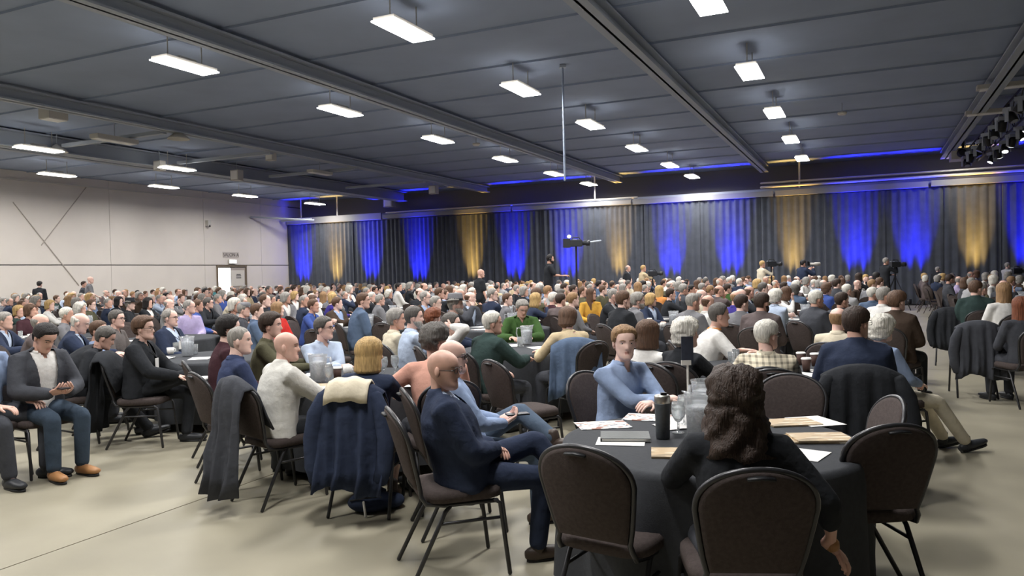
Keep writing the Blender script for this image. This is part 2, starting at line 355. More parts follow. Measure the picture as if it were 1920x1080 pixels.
hd = struct(rb('trim_1', MB().box(((UL + 13) / 2, D + .12, 5.02), (13 - UL, .1, .24)), M_STEEL), 'pale header beam running above the black drapes', 'beam')
for a, b, z, h in ((UL + .1, -24.3, 4.98, .36), (-24.2, -16.4, 4.94, .22), (-16.3, -10.1, 4.92, .2), (-10.0, -3.7, 4.9, .24), (-3.6, 2.3, 4.9, .24), (2.4, 8.6, 4.92, .24), (8.7, 13, 4.92, .24)):
    rb('header_section', MB().box(((a + b) / 2, D - .12, z), (b - a, .12, h)), mat('header_grey', lin(138, 138, 140), rough=.7), hd)
for z, r in ((5.2, .05), (5.38, .04)): rb('header_pipe', MB().tube([(-4.2, D - .15, z), (13, D - .3, z)], r, 8), M_TRIM, hd)
rb('header_pipe', MB().tube([(-24, D - .1, 5.15), (-9.8, D - .1, 5.12)], .04, 8), M_TRIM, hd)
rb('corner_bracket', MB().box((-29.8, D - .7, 5.0), (2.2, .08, .12)).tube([(-31, D - 3.0, 5.1), (-28.6, D - .6, 4.95)], .05, 6), M_STEEL, hd)
for u in (-29.9, -27.3, -11.9, -2.6): rb('drop_rod', MB().tube([(u, D - .12, 5.1), (u, D - .12, ZC)], .04, 6), M_TRIM, hd)
# stage lighting truss at upper right
tr = thing('lighting_truss', 'long black lighting truss hung at upper right', 'truss', R2W(3.75, 26, 5.8), -YAW)
mb = MB()
for x in (-.2, .2):
    for z in (-.2, .2): mb.tube([(x, -9, z), (x, 8.4, z)], .03, 6)
mb.build('chords', M_BLK, tr)
for k in range(29):
    y = -9 + .6 * k; s1 = 1 if k % 2 else -1
    MB().tube([(-.2, y, .2 * s1), (-.2, y + .6, -.2 * s1)], .014, 5).tube([(.2, y, .2 * s1), (.2, y + .6, -.2 * s1)], .014, 5).build('lattice', M_BLK, tr)
for y in (-7, 0, 7): MB().tube([(0, y, .2), (0, y, .45)], .02, 6).build('hanger', M_BLK, tr)
M_LENS = mat('stage_lens', lin(255, 255, 255), emit=(1, 1, 1, 1), emit_str=6); M_LOFF = mat('dim_lens', lin(150, 155, 165), rough=.15)
for k in range(18):
    y = -5.0 + .68 * k; xx = -.38 if k % 2 else .34
    t = thing('stage_light', f'{"lit" if k % 2 == 0 else "dark"} stage light on the upper right truss, {["first","second","third","fourth","fifth","sixth","seventh","eighth","ninth","tenth","eleventh","twelfth","thirteenth","fourteenth","fifteenth","sixteenth","seventeenth","last"][k]} from the camera', 'stage light', R2W(3.75 + xx, 26 + y, 5.37), -YAW + (k * 1.3), 'stage lights on the truss')
    MB().box((0, 0, .16), (.3, .24, .1)).build('base', M_STEEL, t); [MB().box((sx * .15, 0, 0), (.03, .1, .3)).build('yoke_arm', M_STEEL, t) for sx in (-1, 1)]
    MB().lathe([(0, .14), (.08, .14), (.1, .05), (.11, -.16), (.095, -.17), (0, -.15)], 12, M=Matrix.Rotation(.5, 4, 'X')).build('head', M_BLK, t, True)
    MB().lathe([(0, -.175), (.09, -.175)], 12, M=Matrix.Rotation(.5, 4, 'X')).build('lens', M_LENS if k % 2 == 0 else M_LOFF, t)
p = onz(1806, 290, 5.75); t = thing('projector', 'white boxy projector hung from the right girder', 'projector', p, -YAW)
MB().box((0, 0, 0), (.85, .9, .4)).build('case', M_TRIM, t); MB().tube([(-.1, -.46, 0), (-.1, -.56, 0)], .16, 14).build('lens', M_BLK, t); MB().box((.2, -.455, .05), (.3, .02, .2)).build('vent', M_STEEL, t); MB().tube([(0, 0, .2), (0, 0, .5)], .05, 8).build('mount', M_BLK, t)
lamp(3.4, 33.6, 5.75, 'bright ceiling lamp beside the white projector')
for px, py, z, lb in ((1856, 209, 5.9, 'long pale strip fixture under the right girder'), (1885, 160, 5.95, 'flat grey panel fixture at far upper right')):
    fit_box(px, py, z, (1.2, .3, .1), lb)
# ------------------------------------------------------------------ chairs
M_CHF = mat('chair_fabric', lin(74, 66, 64), rough=.9, spec=.15, noise_scale=60, noise_amt=.15, bump=.2, bump_scale=220)
M_CHM = mat('chair_frame', lin(66, 66, 68), rough=.35, metal=.6)
def back_outline(n=22, k=1.0):
    pts = []                                    # (x, t) going around; t = height along the back 0..1
    pts += [(-.165, 0), (.165, 0)]
    for i in range(1, 5): pts.append((.165 + .05 * (i / 4) ** .8, .62 * i / 4))
    for i in range(1, n):
        a = math.pi * i / n; pts.append((.215 * math.cos(a), .62 + .38 * math.sin(a) ** .85))
    for i in range(4, 0, -1): pts.append((-.165 - .05 * (i / 4) ** .8, .62 * i / 4))
    return [(x * k, t) for x, t in pts]
def back_pt(x, t, off=0):                       # lean and gentle curve of the back
    return Vector((x, -.215 - .12 * t - off - .03 * (1 - (x / .22) ** 2), .50 + .425 * t))
def chair_meshes():
    ol = back_outline(); n = len(ol); v = []; f = []
    c0, c1 = (0, .5), None
    for off, sc in ((-.022, .90), (-.014, .98), (.014, .98), (.022, .90)):
        for x, t in ol: v.append(back_pt(x * sc, .5 + (t - .5) * sc, off))
    for r in range(3):
        for j in range(n): k = (j + 1) % n; f.append((r * n + j, r * n + k, (r + 1) * n + k, (r + 1) * n + j))
    v.append(back_pt(0, .5, -.024)); v.append(back_pt(0, .5, .024))
    for j in range(n): k = (j + 1) % n; f.append((4 * n, k, j)); f.append((4 * n + 1, 3 * n + j, 3 * n + k))
    back = MB().add(v, f).mesh('backrest', M_CHF)
    slot = MB().tube([back_pt(-.045, .93, .02), back_pt(0, .945, .026), back_pt(.045, .93, .02)], [(.02, .008)] * 3, 8).mesh('handle_slot', M_BLK)
    sv = MB(); L = []
    for z, s in ((.425, .9), (.435, 1), (.475, 1), (.492, .93), (.497, .7)):
        ring = []
        for j in range(28):
            a = 2 * math.pi * j / 28; ca, sa = math.cos(a), math.sin(a)
            ring.append((.222 * s * math.copysign(abs(ca) ** .45, ca), .01 + .225 * s * math.copysign(abs(sa) ** .45, sa), z))
        L.append(ring)
    vv = [p for r in L for p in r]; ff = [(r * 28 + j, r * 28 + (j + 1) % 28, (r + 1) * 28 + (j + 1) % 28, (r + 1) * 28 + j) for r in range(4) for j in range(28)]
    ff += [tuple(range(27, -1, -1)), tuple(112 + j for j in range(28))]
    seat = sv.add(vv, ff).mesh('seat', M_CHF)
    rim = [back_pt(x * 1.03, t) for x, t in ol[1:]] + [back_pt(ol[0][0] * 1.03, 0)]
    low = [Vector((.185, -.2, .43)), Vector((.19, -.1, .415))]
    path = [Vector((-p.x, p.y, p.z)) for p in reversed(low)] + [Vector((-.18, -.225, .47))] + list(reversed(rim)) + [Vector((.18, -.225, .47))] + low
    frame = MB().tube(path, .0125, 8).tube([(-.19, -.1, .415), (-.2, .19, .415)], .0125, 6).tube([(.19, -.1, .415), (.2, .19, .415)], .0125, 6).mesh('back_frame', M_CHM)
    lf = [MB().tube([(s * .2, .17, .42), (s * .205, .205, .40), (s * .215, .25, .01)], .0125, 8).mesh('leg', M_CHM) for s in (-1, 1)]
    lr = [MB().tube([(s * .19, -.06, .42), (s * .195, -.1, .38), (s * .215, -.29, .01)], .0125, 8).mesh('leg', M_CHM) for s in (-1, 1)]
    st = [MB().tube([(s * .2, .212, .32), (s * .2, -.13, .32)], .009, 6).mesh('stretcher', M_CHM) for s in (-1, 1)]
    return [('backrest', back), ('seat', seat), ('back_frame', frame)] + [('leg', m) for m in lf + lr] + [('stretcher', m) for m in st], slot
CH, CH_SLOT = chair_meshes()
def lowchair():
    mb = MB(); n = 12; ol = back_outline(8)
    v = [back_pt(x, t, o) for o in (-.02, .02) for x, t in ol]; m = len(ol)
    mb.add(v, [tuple(range(m - 1, -1, -1)), tuple(range(m, 2 * m))] + [(j, (j + 1) % m, m + (j + 1) % m, m + j) for j in range(m)], 0)
    mb.box((0, .01, .46), (.43, .44, .065), 0)
    for s in (-1, 1):
        mb.tube([(s * .2, .19, .42), (s * .215, .25, 0)], .013, 4, mi=1); mb.tube([(s * .19, -.08, .42), (s * .215, -.29, 0)], .013, 4, mi=1); mb.tube([(s * .18, -.225, .5), (s * .19, -.1, .42)], .013, 4, mi=1)
    return mb.mesh('far_chair', [M_CHF, M_CHM], False)
CH_FAR = lowchair()
CHAIRS = []
M_LID = mat('white_lid', lin(232, 230, 226), rough=.4)
def chair(loc, face, label, group='banquet chairs', near=True):
    loc = Vector((loc[0], loc[1], 0)); rz = -math.radians(face)
    CHAIRS.append(loc)
    if near:
        t = thing('banquet_chair', label, 'chair', loc, rz, group)
        for nm, me in CH:
            o = link(nm, me, t)
            if nm == 'backrest': link('handle_slot', CH_SLOT, o)
        return t
    o = link('banquet_chair', CH_FAR); o.location = loc; o.rotation_euler = (0, 0, rz); return tag(o, label, 'chair', group)
# ------------------------------------------------------------------ people: head
HZ = np.array([0, .010, .028, .050, .075, .100, .120, .140, .165, .190, .210, .226, .235])
HW = np.array([.020, .038, .051, .059, .064, .069, .072, .074, .0755, .073, .063, .043, .008])
HFc = np.array([.070, .086, .088, .083, .082, .083, .081, .088, .087, .076, .054, .028, .0])
HB = np.array([.025, -.004, -.030, -.055, -.076, -.089, -.096, -.100, -.100, -.092, -.075, -.048, -.02])
def head_ring(z):
    w = float(np.interp(z, HZ, HW)); yf = float(np.interp(z, HZ, HFc)); yb = float(np.interp(z, HZ, HB)); return w, yf, yb
def sup(c, p): return math.copysign(abs(c) ** p, c)
def head_pt(z, th, off=0.0):
    w, yf, yb = head_ring(z); yc = yb + (yf - yb) * .45
    x = (w + off) * sup(math.sin(th), .92); c = math.cos(th)
    y = yc + ((yf - yc + off) if c > 0 else (yc - yb + off)) * sup(c, .92)
    if off == 0 and c > 0:
        N = float(np.interp(z, [.068, .077, .086, .10, .115, .13, .146], [0, .012, .021, .016, .010, .005, 0]))
        y += N * math.exp(-(th / .19) ** 2)
        y += .004 * math.exp(-((z - .060) / .006) ** 2) * math.exp(-(th / .35) ** 2) - .004 * math.exp(-((z - .0535) / .003) ** 2) * math.exp(-(th / .35) ** 2) + .003 * math.exp(-((z - .047) / .005) ** 2) * math.exp(-(th / .3) ** 2)
        y -= .006 * math.exp(-((z - .122) / .010) ** 2) * math.exp(-((abs(th) - .42) / .2) ** 2)
    return Vector((x, y, z))
def head_mb(near):
    mb = MB(); ns = 40 if near else 18
    zs = [0, .006, .014, .022, .030, .038, .0455, .051, .0555, .060, .066, .072, .079, .086, .093, .102, .111, .118, .124, .131, .139, .148, .160, .174, .188, .200, .211, .220, .228, .233] if near else [0, .012, .03, .05, .065, .078, .088, .105, .122, .140, .165, .190, .212, .228]
    ths = [math.pi * math.copysign(abs(-1 + 2 * j / ns) ** 1.3, -1 + 2 * j / ns) for j in range(ns)]
    v = [head_pt(z, th) for z in zs for th in ths]; f = []; m = []
    for i in range(len(zs) - 1):
        for j in range(ns):
            k = (j + 1) % ns; f.append((i * ns + j, i * ns + k, (i + 1) * ns + k, (i + 1) * ns + j)[::-1])
            m.append(1 if near and abs(ths[j]) < .24 and .0455 <= zs[i] < .062 else 0)
    v.append(Vector((0, .05, -.002))); v.append(Vector((0, -.01, .2355))); L = len(v); t = (len(zs) - 1) * ns
    for j in range(ns):
        k = (j + 1) % ns; f.append((L - 2, j, k)); f.append((L - 1, t + k, t + j)); m += [0, 0]
    o = len(mb.v); mb.v += [tuple(p) for p in v]; mb.f += f; mb.m += m
    for s in (-1, 1):
        E_ = Matrix.Translation((s * .075, -.012, .112)) @ Matrix.Rotation(s * -.35, 4, 'Z')
        mb.ell((0, 0, 0), (.011, .019, .032), 8, 6, 0, E_)
    return mb
HEADN, HEADF = head_mb(True), head_mb(False)
def hair_mesh(style, near=True):
    ns = 44 if near else 22; L = {'bob': -.03, 'long': -.24, 'wavy': -.15, 'puffy': .01, 'mid': .0}.get(style, .03)
    nz = 26 if near else 12
    zs = [L + (.2375 - L) * (i / nz) ** .8 for i in range(nz + 1)]
    th0 = {'buzz': .005, 'short': .016, 'thick': .028, 'receding': .013, 'fringe': .010, 'bob': .028, 'long': .022, 'wavy': .046, 'puffy': .038, 'mid': .026, 'curly': .034}[style]
    def span(th):
        a = abs(th)
        if style in ('short', 'thick', 'buzz', 'curly'): lo = float(np.interp(a, [0, .6, .95, 1.2, 1.45, 1.9, 2.2, 3.2], [.192, .188, .178, .13, .115, .12, .05, .042]))
        elif style == 'receding': lo = float(np.interp(a, [0, .35, .7, .95, 1.25, 1.45, 1.9, 2.2, 3.2], [.208, .222, .225, .2, .14, .115, .12, .05, .042]))
        elif style == 'fringe': lo = float(np.interp(a, [0, 1.2, 1.45, 1.9, 2.2, 3.2], [.3, .3, .115, .12, .05, .042]))
        elif style == 'puffy': lo = float(np.interp(a, [0, .6, .9, 1.15, 1.5, 3.2], [.19, .185, .15, .09, .03, .012]))
        elif style == 'mid': lo = float(np.interp(a, [0, .6, .9, 1.1, 1.5, 3.2], [.188, .182, .15, .08, .03, .005]))
        else: lo = float(np.interp(a, [0, .55, .78, .95, 3.2], [.195, .186, .15, L, L]))
        hi = 9
        if style == 'fringe': hi = float(np.interp(a, [0, 1.2, 1.5, 2.4, 3.2], [.1, .1, .165, .185, .185]))
        return lo, hi
    v = []; keep = []
    for z in zs:
        for j in range(ns):
            th = -math.pi + 2 * math.pi * j / ns; lo, hi = span(th)
            ins = min(z - lo, hi - z); t = max(0, min(1, ins / .022 + .15)); t = t * t * (3 - 2 * t)
            off = th0 * t - .004 * (1 - t)
            if style in ('wavy', 'curly', 'puffy'): off += t * (.012 if style != 'wavy' else .02) * (noise.noise(Vector((th * 3.1, z * 34, 1.7))) + .5 * noise.noise(Vector((th * 8, z * 70, 5))))
            elif near: off += t * .0035 * noise.noise(Vector((th * 9, z * 12, 4)))
            if style in ('bob', 'long', 'wavy', 'mid', 'puffy') and z < .115:
                g = (.115 - z) / .15; flare = {'bob': .014, 'long': .004, 'wavy': .034, 'mid': -.004, 'puffy': -.012}[style] * g
                P = head_pt(.115, th, off + flare); P.z = z
                if style == 'wavy': P += Vector((math.sin(th), math.cos(th), 0)) * (.012 * math.sin(7 * th + z * 40) * g)
                if math.cos(th) > 0 and style != 'wavy': P.y -= .02 * g * math.cos(th)
            else: P = head_pt(min(z, .235), th, off); P.z = z + off * (.75 if z > .17 else 0) * max(0, (z - .17) / .065)
            v.append(P); keep.append(ins > -.012)
    f = []
    for i in range(nz):
        for j in range(ns):
            k = (j + 1) % ns; q = (i * ns + j, i * ns + k, (i + 1) * ns + k, (i + 1) * ns + j)
            if sum(keep[a] for a in q) >= 3: f.append(q)
    mb = MB(); mb.add(v, f)
    if style != 'fringe':
        o = len(mb.v); top = (nz) * ns; mb.v.append((0, -.012, .238 + th0 * .8))
        for j in range(ns): mb.f.append((top + j, top + (j + 1) % ns, o)); mb.m.append(0)
    me = mb.mesh('hair', HAIR); bm = bmesh.new(); bm.from_mesh(me)
    bmesh.ops.delete(bm, geom=[x for x in bm.verts if not x.link_faces], context='VERTS'); bmesh.ops.recalc_face_normals(bm, faces=bm.faces); bm.to_mesh(me); bm.free()
    return me
HAIRC = {}
def hair(style, near):
    k = (style, near)
    if k not in HAIRC: HAIRC[k] = hair_mesh(style, near)
    return HAIRC[k]
def beard_mesh():
    mb = MB(); ns = 26; zs = [-.006, .004, .016, .03, .042, .055, .068, .082]; v = []
    for z in zs:
        for j in range(ns + 1):
            th = -1.7 + 3.4 * j / ns; a = abs(th); lim = .078 if a > .5 else .044
            off = .008 if z < lim else -.004
            v.append(head_pt(max(z, 0), th, off) + Vector((0, 0, min(z, 0) - (.004 if z <= .004 else 0))))
    f = [(i * (ns + 1) + j, i * (ns + 1) + j + 1, (i + 1) * (ns + 1) + j + 1, (i + 1) * (ns + 1) + j) for i in range(len(zs) - 1) for j in range(ns)]
    return mb.add(v, f).mesh('beard', HAIR)
BEARD = beard_mesh()
def glasses_mesh():
    mb = MB()
    for s in (-1, 1):
        ring = [(s * .033 + .024 * sup(math.cos(a), .7), .0915, .121 + .017 * sup(math.sin(a), .7)) for a in [2 * math.pi * i / 16 for i in range(16)]]
        mb.tube(ring, .0022, 5, closed=True); mb.tube([(s * .056, .091, .124), (s * .079, .06, .125), (s * .08, -.005, .122), (s * .078, -.02, .112)], .0022, 5)
    mb.tube([(-.01, .0935, .124), (0, .096, .126), (.01, .0935, .124)], .0022, 5)
    return mb.mesh('glasses', GLASSES)
GLS = glasses_mesh()
EYE1 = [MB().ell((s * .031, .0625, .121), (.0125, .008, .0065), 10, 6).mesh('eye', EYE) for s in (-1, 1)]
IRIS1 = [MB().ell((s * .031, .0687, .121), (.0055, .003, .0055), 8, 6).mesh('iris', IRIS) for s in (-1, 1)]
BROW1 = [MB().tube([(s * .014, .0885, .140), (s * .032, .0815, .1435), (s * .05, .067, .139)], [(.003, .003), (.0035, .0035), (.002, .002)], 6).mesh('eyebrow', HAIR) for s in (-1, 1)]
def hat_mesh(kind):
    mb = MB()
    if kind == 'fedora':
        v = []; n = 32; prof = [(1.75, -.004), (1.4, .0), (1.02, .004), (1.0, .03), (.93, .085), (.8, .105), (.45, .098), (.05, .085)]
        for r, z in prof:
            for j in range(n):
                a = 2 * math.pi * j / n; up = .02 * abs(math.sin(a)) ** 2 if r > 1.2 else 0
                pinch = 1 - (.18 * max(0, math.cos(a)) if z > .08 else 0)
                v.append((.084 * r * math.sin(a) * pinch, -.008 + .102 * r * math.cos(a), .172 + z + up * (1 if r > 1.5 else .3)))
        mb.add(v, [(i * n + j, i * n + (j + 1) % n, (i + 1) * n + (j + 1) % n, (i + 1) * n + j) for i in range(len(prof) - 1) for j in range(n)])
        mb.add([(.0855 * math.sin(2 * math.pi * j / n), -.008 + .1035 * math.cos(2 * math.pi * j / n), .178 + z) for z in (0, .028) for j in range(n)], [(j, (j + 1) % n, n + (j + 1) % n, n + j) for j in range(n)], 1)
    else:
        v = []; n = 24; prof = [(1.04, .0), (1.1, .02), (1.08, .045), (.9, .068), (.5, .08), (.02, .082)]
        for r, z in prof:
            for j in range(n): a = 2 * math.pi * j / n; v.append((.08 * r * math.sin(a), -.004 + .1 * r * math.cos(a) + .012 * z / .08, .165 + z))
        mb.add(v, [(i * n + j, i * n + (j + 1) % n, (i + 1) * n + (j + 1) % n, (i + 1) * n + j) for i in range(len(prof) - 1) for j in range(n)])
        mb.add([(.07 * math.sin(a), .06 + d * math.cos(a) , .170 - .01 * k) for k, d in ((0, .035), (1, .105)) for a in [-1.25 + 2.5 * j / 10 for j in range(11)]], [(j, j + 1, 12 + j, 11 + j) for j in range(10)])
    return mb.mesh('hat', [CLOTH, CLOTH])
HATS = {}
# ------------------------------------------------------------------ people: body
def ik(Sh, Wr, l1, l2, pole):
    Sh, Wr = Vector(Sh), Vector(Wr); d = Wr - Sh; L = d.length
    if L > (l1 + l2) * .995: Wr = Sh + d * ((l1 + l2) * .995 / L); d = Wr - Sh; L = d.length
    a = (l1 * l1 - l2 * l2 + L * L) / (2 * L); h = math.sqrt(max(0, l1 * l1 - a * a)); n = d.normalized()
    p = Vector(pole); p = p - n * p.dot(n); p.normalize()
    return Sh + n * a + p * h, Wr
ARMS = {  # wrist (for the person's right side, mirrored for the left), hand direction, palm normal, elbow pole
    'lap': ((.09, .27, .66), (-.75, .6, -.15), (0, -.2, -1), (.7, -.5, -.5)),
    'lapc': ((.05, .24, .68), (-.8, .45, -.1), (0, -.2, -1), (.8, -.4, -.5)),
    'thigh': ((.14, .32, .625), (-.2, .95, -.1), (0, 0, -1), (.6, -.6, -.4)),
    'table': ((.13, .43, .79), (-.55, .8, 0), (0, 0, -1), (.8, -.2, -.7)),
    'crossed': ((-.12, .19, .86), (-.95, .1, .15), (0, -1, -.2), (.8, .1, -.7)),
    'crosstable': ((-.09, .33, .80), (-.95, .1, .05), (0, -.3, -1), (.85, .1, -.5)),
    'phone': ((.075, .31, .70), (-.35, .85, .35), (-.5, .3, .8), (.8, -.4, -.5)),
    'write': ((.10, .36, .70), (-.4, .85, -.1), (-.2, 0, -1), (.8, -.3, -.5)),
    'chin': ((.05, .21, 1.04), (-.1, -.3, .95), (0, 1, .2), (.5, .5, -.8)),
    'neck': ((.13, -.03, 1.16), (-.8, -.5, .1), (0, 1, 0), (.9, .35, .1)),
    'side': ((.27, .05, .52), (.05, .15, -1), (-1, 0, 0), (.3, -1, 0)),
    'hang': ((.40, .03, .53), (.6, .25, -.55), (-.5, .2, -.6), (.6, -.8, 0)),
    'reach': ((.42, .40, .80), (.2, .95, 0), (0, 0, -1), (.6, -.4, -.5)),
    'cam': ((.12, .30, 1.42), (-.5, .7, .2), (-.6, .4, .3), (.6, 0, -.8)),
    'handle': ((.14, .36, 1.15), (-.2, .95, .1), (0, 0, -1), (.6, -.3, -.7)),
    'standside': ((.25, .06, .83), (0, .2, -1), (-1, 0, 0), (.3, -1, 0)),
    'standfront': ((.08, .24, 1.02), (-.8, .4, 0), (0, -.2, -1), (.8, -.4, -.4)),
    'hip': ((.20, .05, 1.02), (-.5, .5, -.5), (0, 0, -1), (1, -.4, 0)),
}
LEGS = {  # (knee, ankle, foot dir) right, left
    'flat': (((.12, .42, .50), (.12, .42, .09), (.1, 1, 0)), ((-.12, .42, .50), (-.12, .40, .09), (-.1, 1, 0))),
    'wide': (((.20, .40, .50), (.17, .42, .09), (.3, 1, 0)), ((-.20, .40, .50), (-.17, .42, .09), (-.3, 1, 0))),
    'tuck': (((.11, .42, .50), (.10, .22, .09), (0, 1, -.2)), ((-.11, .42, .50), (-.12, .26, .09), (0, 1, -.2))),
    'crossR': (((.03, .42, .69), (-.13, .64, .36), (-.25, .8, -.35)), ((-.10, .42, .50), (-.08, .38, .09), (0, 1, 0))),
    'crossL': (((.10, .42, .50), (.08, .38, .09), (0, 1, 0)), ((-.03, .42, .69), (.13, .64, .36), (.25, .8, -.35))),
    'fig4R': (((.33, .34, .60), (-.04, .47, .58), (-.6, .3, .35)), ((-.12, .42, .50), (-.12, .42, .09), (0, 1, 0))),
    'fig4L': (((.12, .42, .50), (.12, .42, .09), (0, 1, 0)), ((-.22, .40, .72), (.06, .56, .56), (.6, .4, .2))),
    'ext': (((.11, .43, .49), (.13, .72, .10), (.1, 1, .25)), ((-.11, .43, .49), (-.08, .66, .10), (-.1, 1, .1))),
    'sideR': (((.20, .38, .50), (.33, .12, .13), (.75, -.35, -.1)), ((-.11, .42, .50), (-.05, .30, .09), (0, 1, 0))),
    'outR': (((.40, .36, .62), (.60, .36, .27), (.75, .05, -.45)), ((-.11, .42, .50), (-.05, .30, .09), (0, 1, 0))),
    'stand': (((.10, .03, .50), (.11, -.01, .09), (.15, 1, 0)), ((-.10, .03, .50), (-.11, -.01, .09), (-.15, 1, 0))),
    'step': (((.10, .12, .51), (.11, .10, .09), (.15, 1, 0)), ((-.10, -.02, .50), (-.11, -.16, .10), (-.15, 1, -.1))),
}
def skeleton(p):
    st = p['legs'] in ('stand', 'step'); a = math.radians(p.get('lean', 2)); tw = math.radians(p.get('twist', 0)); sl = math.radians(p.get('sidelean', 0))
    slo = p.get('slouch', 0); pel = Vector((0, -.04 + slo, .98 if st else .56)); d = Vector((math.sin(sl), math.sin(a), math.cos(a))).normalized()
    k = {'pel': pel, 'd': d, 'st': st}
    hunch = p.get('hunch', 0)
    k['waist'] = pel + d * .13; k['chest'] = pel + d * .28; k['sh'] = pel + d * .415 + Vector((0, hunch, -hunch * .4)); k['nb'] = pel + d * .465 + Vector((0, hunch * 1.3, -hunch * .5))
    sd = Vector((math.cos(tw), math.sin(tw), 0)) ; k['side'] = sd        # twist: positive turns to the left
    w = p.get('sw', .172); k['S'] = {1: k['sh'] + sd * w + Vector((0, 0, -.005)), -1: k['sh'] - sd * w + Vector((0, 0, -.005))}
    nd = (d * .8 + Vector((0, .35, .5))).normalized(); k['hj'] = k['nb'] + nd * .085
    k['E'] = {}; k['W'] = {}; k['HD'] = {}; k['PN'] = {}
    for s in (1, -1):
        arm = p['armR'] if s == 1 else p['armL']
        if isinstance(arm, str): arm = ARMS[arm]
        w_, h_, n_, e_ = [Vector((v[0] * s, v[1], v[2])) for v in arm[:4]]
        if not st and isinstance(p['armR' if s == 1 else 'armL'], str) and p['armR' if s == 1 else 'armL'] not in ('table', 'crosstable', 'side', 'reach', 'hang', 'lap', 'lapc', 'thigh', 'phone', 'write'):
            w_ = w_ + (k['chest'] - Vector((0, -.04, .84)))
        k['E'][s], k['W'][s] = ik(k['S'][s], w_, .285, .255, e_); k['HD'][s] = h_.normalized(); k['PN'][s] = n_.normalized()
    k['K'] = {}; k['A'] = {}; k['FD'] = {}; k['Hp'] = {}
    for s, (kn, an, fd) in zip((1, -1), LEGS[p['legs']]):
        k['Hp'][s] = Vector((s * .085, -.03 + slo, .94 if st else .545)); k['K'][s] = Vector(kn) + Vector((0, slo, 0)); k['A'][s] = Vector(an) + Vector((0, slo, 0)); k['FD'][s] = Vector(fd).normalized()
    hy, hp, hr = math.radians(p.get('hy', 0)), math.radians(p.get('hp', 0)), math.radians(p.get('hr', 0))
    k['HM'] = Matrix.Translation(k['hj']) @ Matrix.Rotation(-hy, 4, 'Z') @ Matrix.Rotation(hp, 4, 'X') @ Matrix.Rotation(hr, 4, 'Y') @ Matrix.Scale(p.get('hsc', .98), 4) @ Matrix.Translation((0, .022, -.045))
    return k
def torso(mb, k, g, b=1.0, low=True, top=True):
    sd = k['side']; pel, d = k['pel'], k['d']; s0 = Vector((1, 0, 0))
    pts = []; rad = []
    if low: pts.append(pel - d * .07 + Vector((0, -.01, 0))); rad.append((.165 * b + g, .115 * b + g))
    pts += [pel, k['waist'], k['chest'], k['chest'].lerp(k['sh'], .65)]; rad += [(.172 * b + g, .128 * b + g), (.155 * b + g, .118 * b + g), (.17 * b + g, .122 * b + g), (.165 * b + g, .105 * b + (g if g > 0 else g * .4))]
    pts.append(k['sh'] + d * .02); gt = g if g > 0 else g * .15; rad.append((.125 + gt, .078 + gt)); pts.append(k['nb'] + d * .008); rad.append((.066 + gt * .8, .060 + gt * .8))
    mb.tube(pts, rad, 16, side=(s0 * .5 + sd * .5).normalized())
def arm_tubes(mb, k, g, to=1.0):
    for s in (1, -1):
        Sx, E_, W_ = k['S'][s], k['E'][s], k['W'][s]; e = E_.lerp(W_, to)
        mb.tube([k['sh'].lerp(Sx, .45), Sx, Sx.lerp(E_, .5), E_], [.058 + g, .060 + g, .050 + g, .042 + g], 10)
        mb.tube([E_, E_.lerp(e, .4), e], [.043 + g, .041 + g, (.041 + (.027 - .041) * to) + g], 10)
def hand(mb, k, s, seg=6):
    W_, h, n = k['W'][s], k['HD'][s], k['PN'][s]
    n = (n - h * n.dot(h)).normalized(); x = h.cross(n) * s            # x points to the little-finger side / thumb opposite
    mb.tube([W_ - h * .03, W_ + h * .01, W_ + h * .05, W_ + h * .085], [(.024, .02), (.03, .017), (.041, .015), (.039, .012)], 10, side=x)
    for i, (o, L) in enumerate(((-.029, .068), (-.010, .076), (.010, .072), (.028, .056))):
        b0 = W_ + h * .082 + x * o; c = .35 + .06 * i; q = [b0]; dr = h.copy()
        for seglen in (.45, .32, .26):
            dr = (dr * math.cos(c) + n * math.sin(c)).normalized(); q.append(q[-1] + dr * L * seglen); c = .45
        mb.tube(q, [.0092, .0088, .008, .0068], seg)
    t0 = W_ + h * .025 - x * .028; t1 = t0 + (h * .6 - x * .65 + n * .25).normalized() * .04; t2 = t1 + (h * .85 - x * .15 + n * .35).normalized() * .032
    mb.tube([t0, t1, t2], [.0125, .0105, .008], seg)
PN = {}
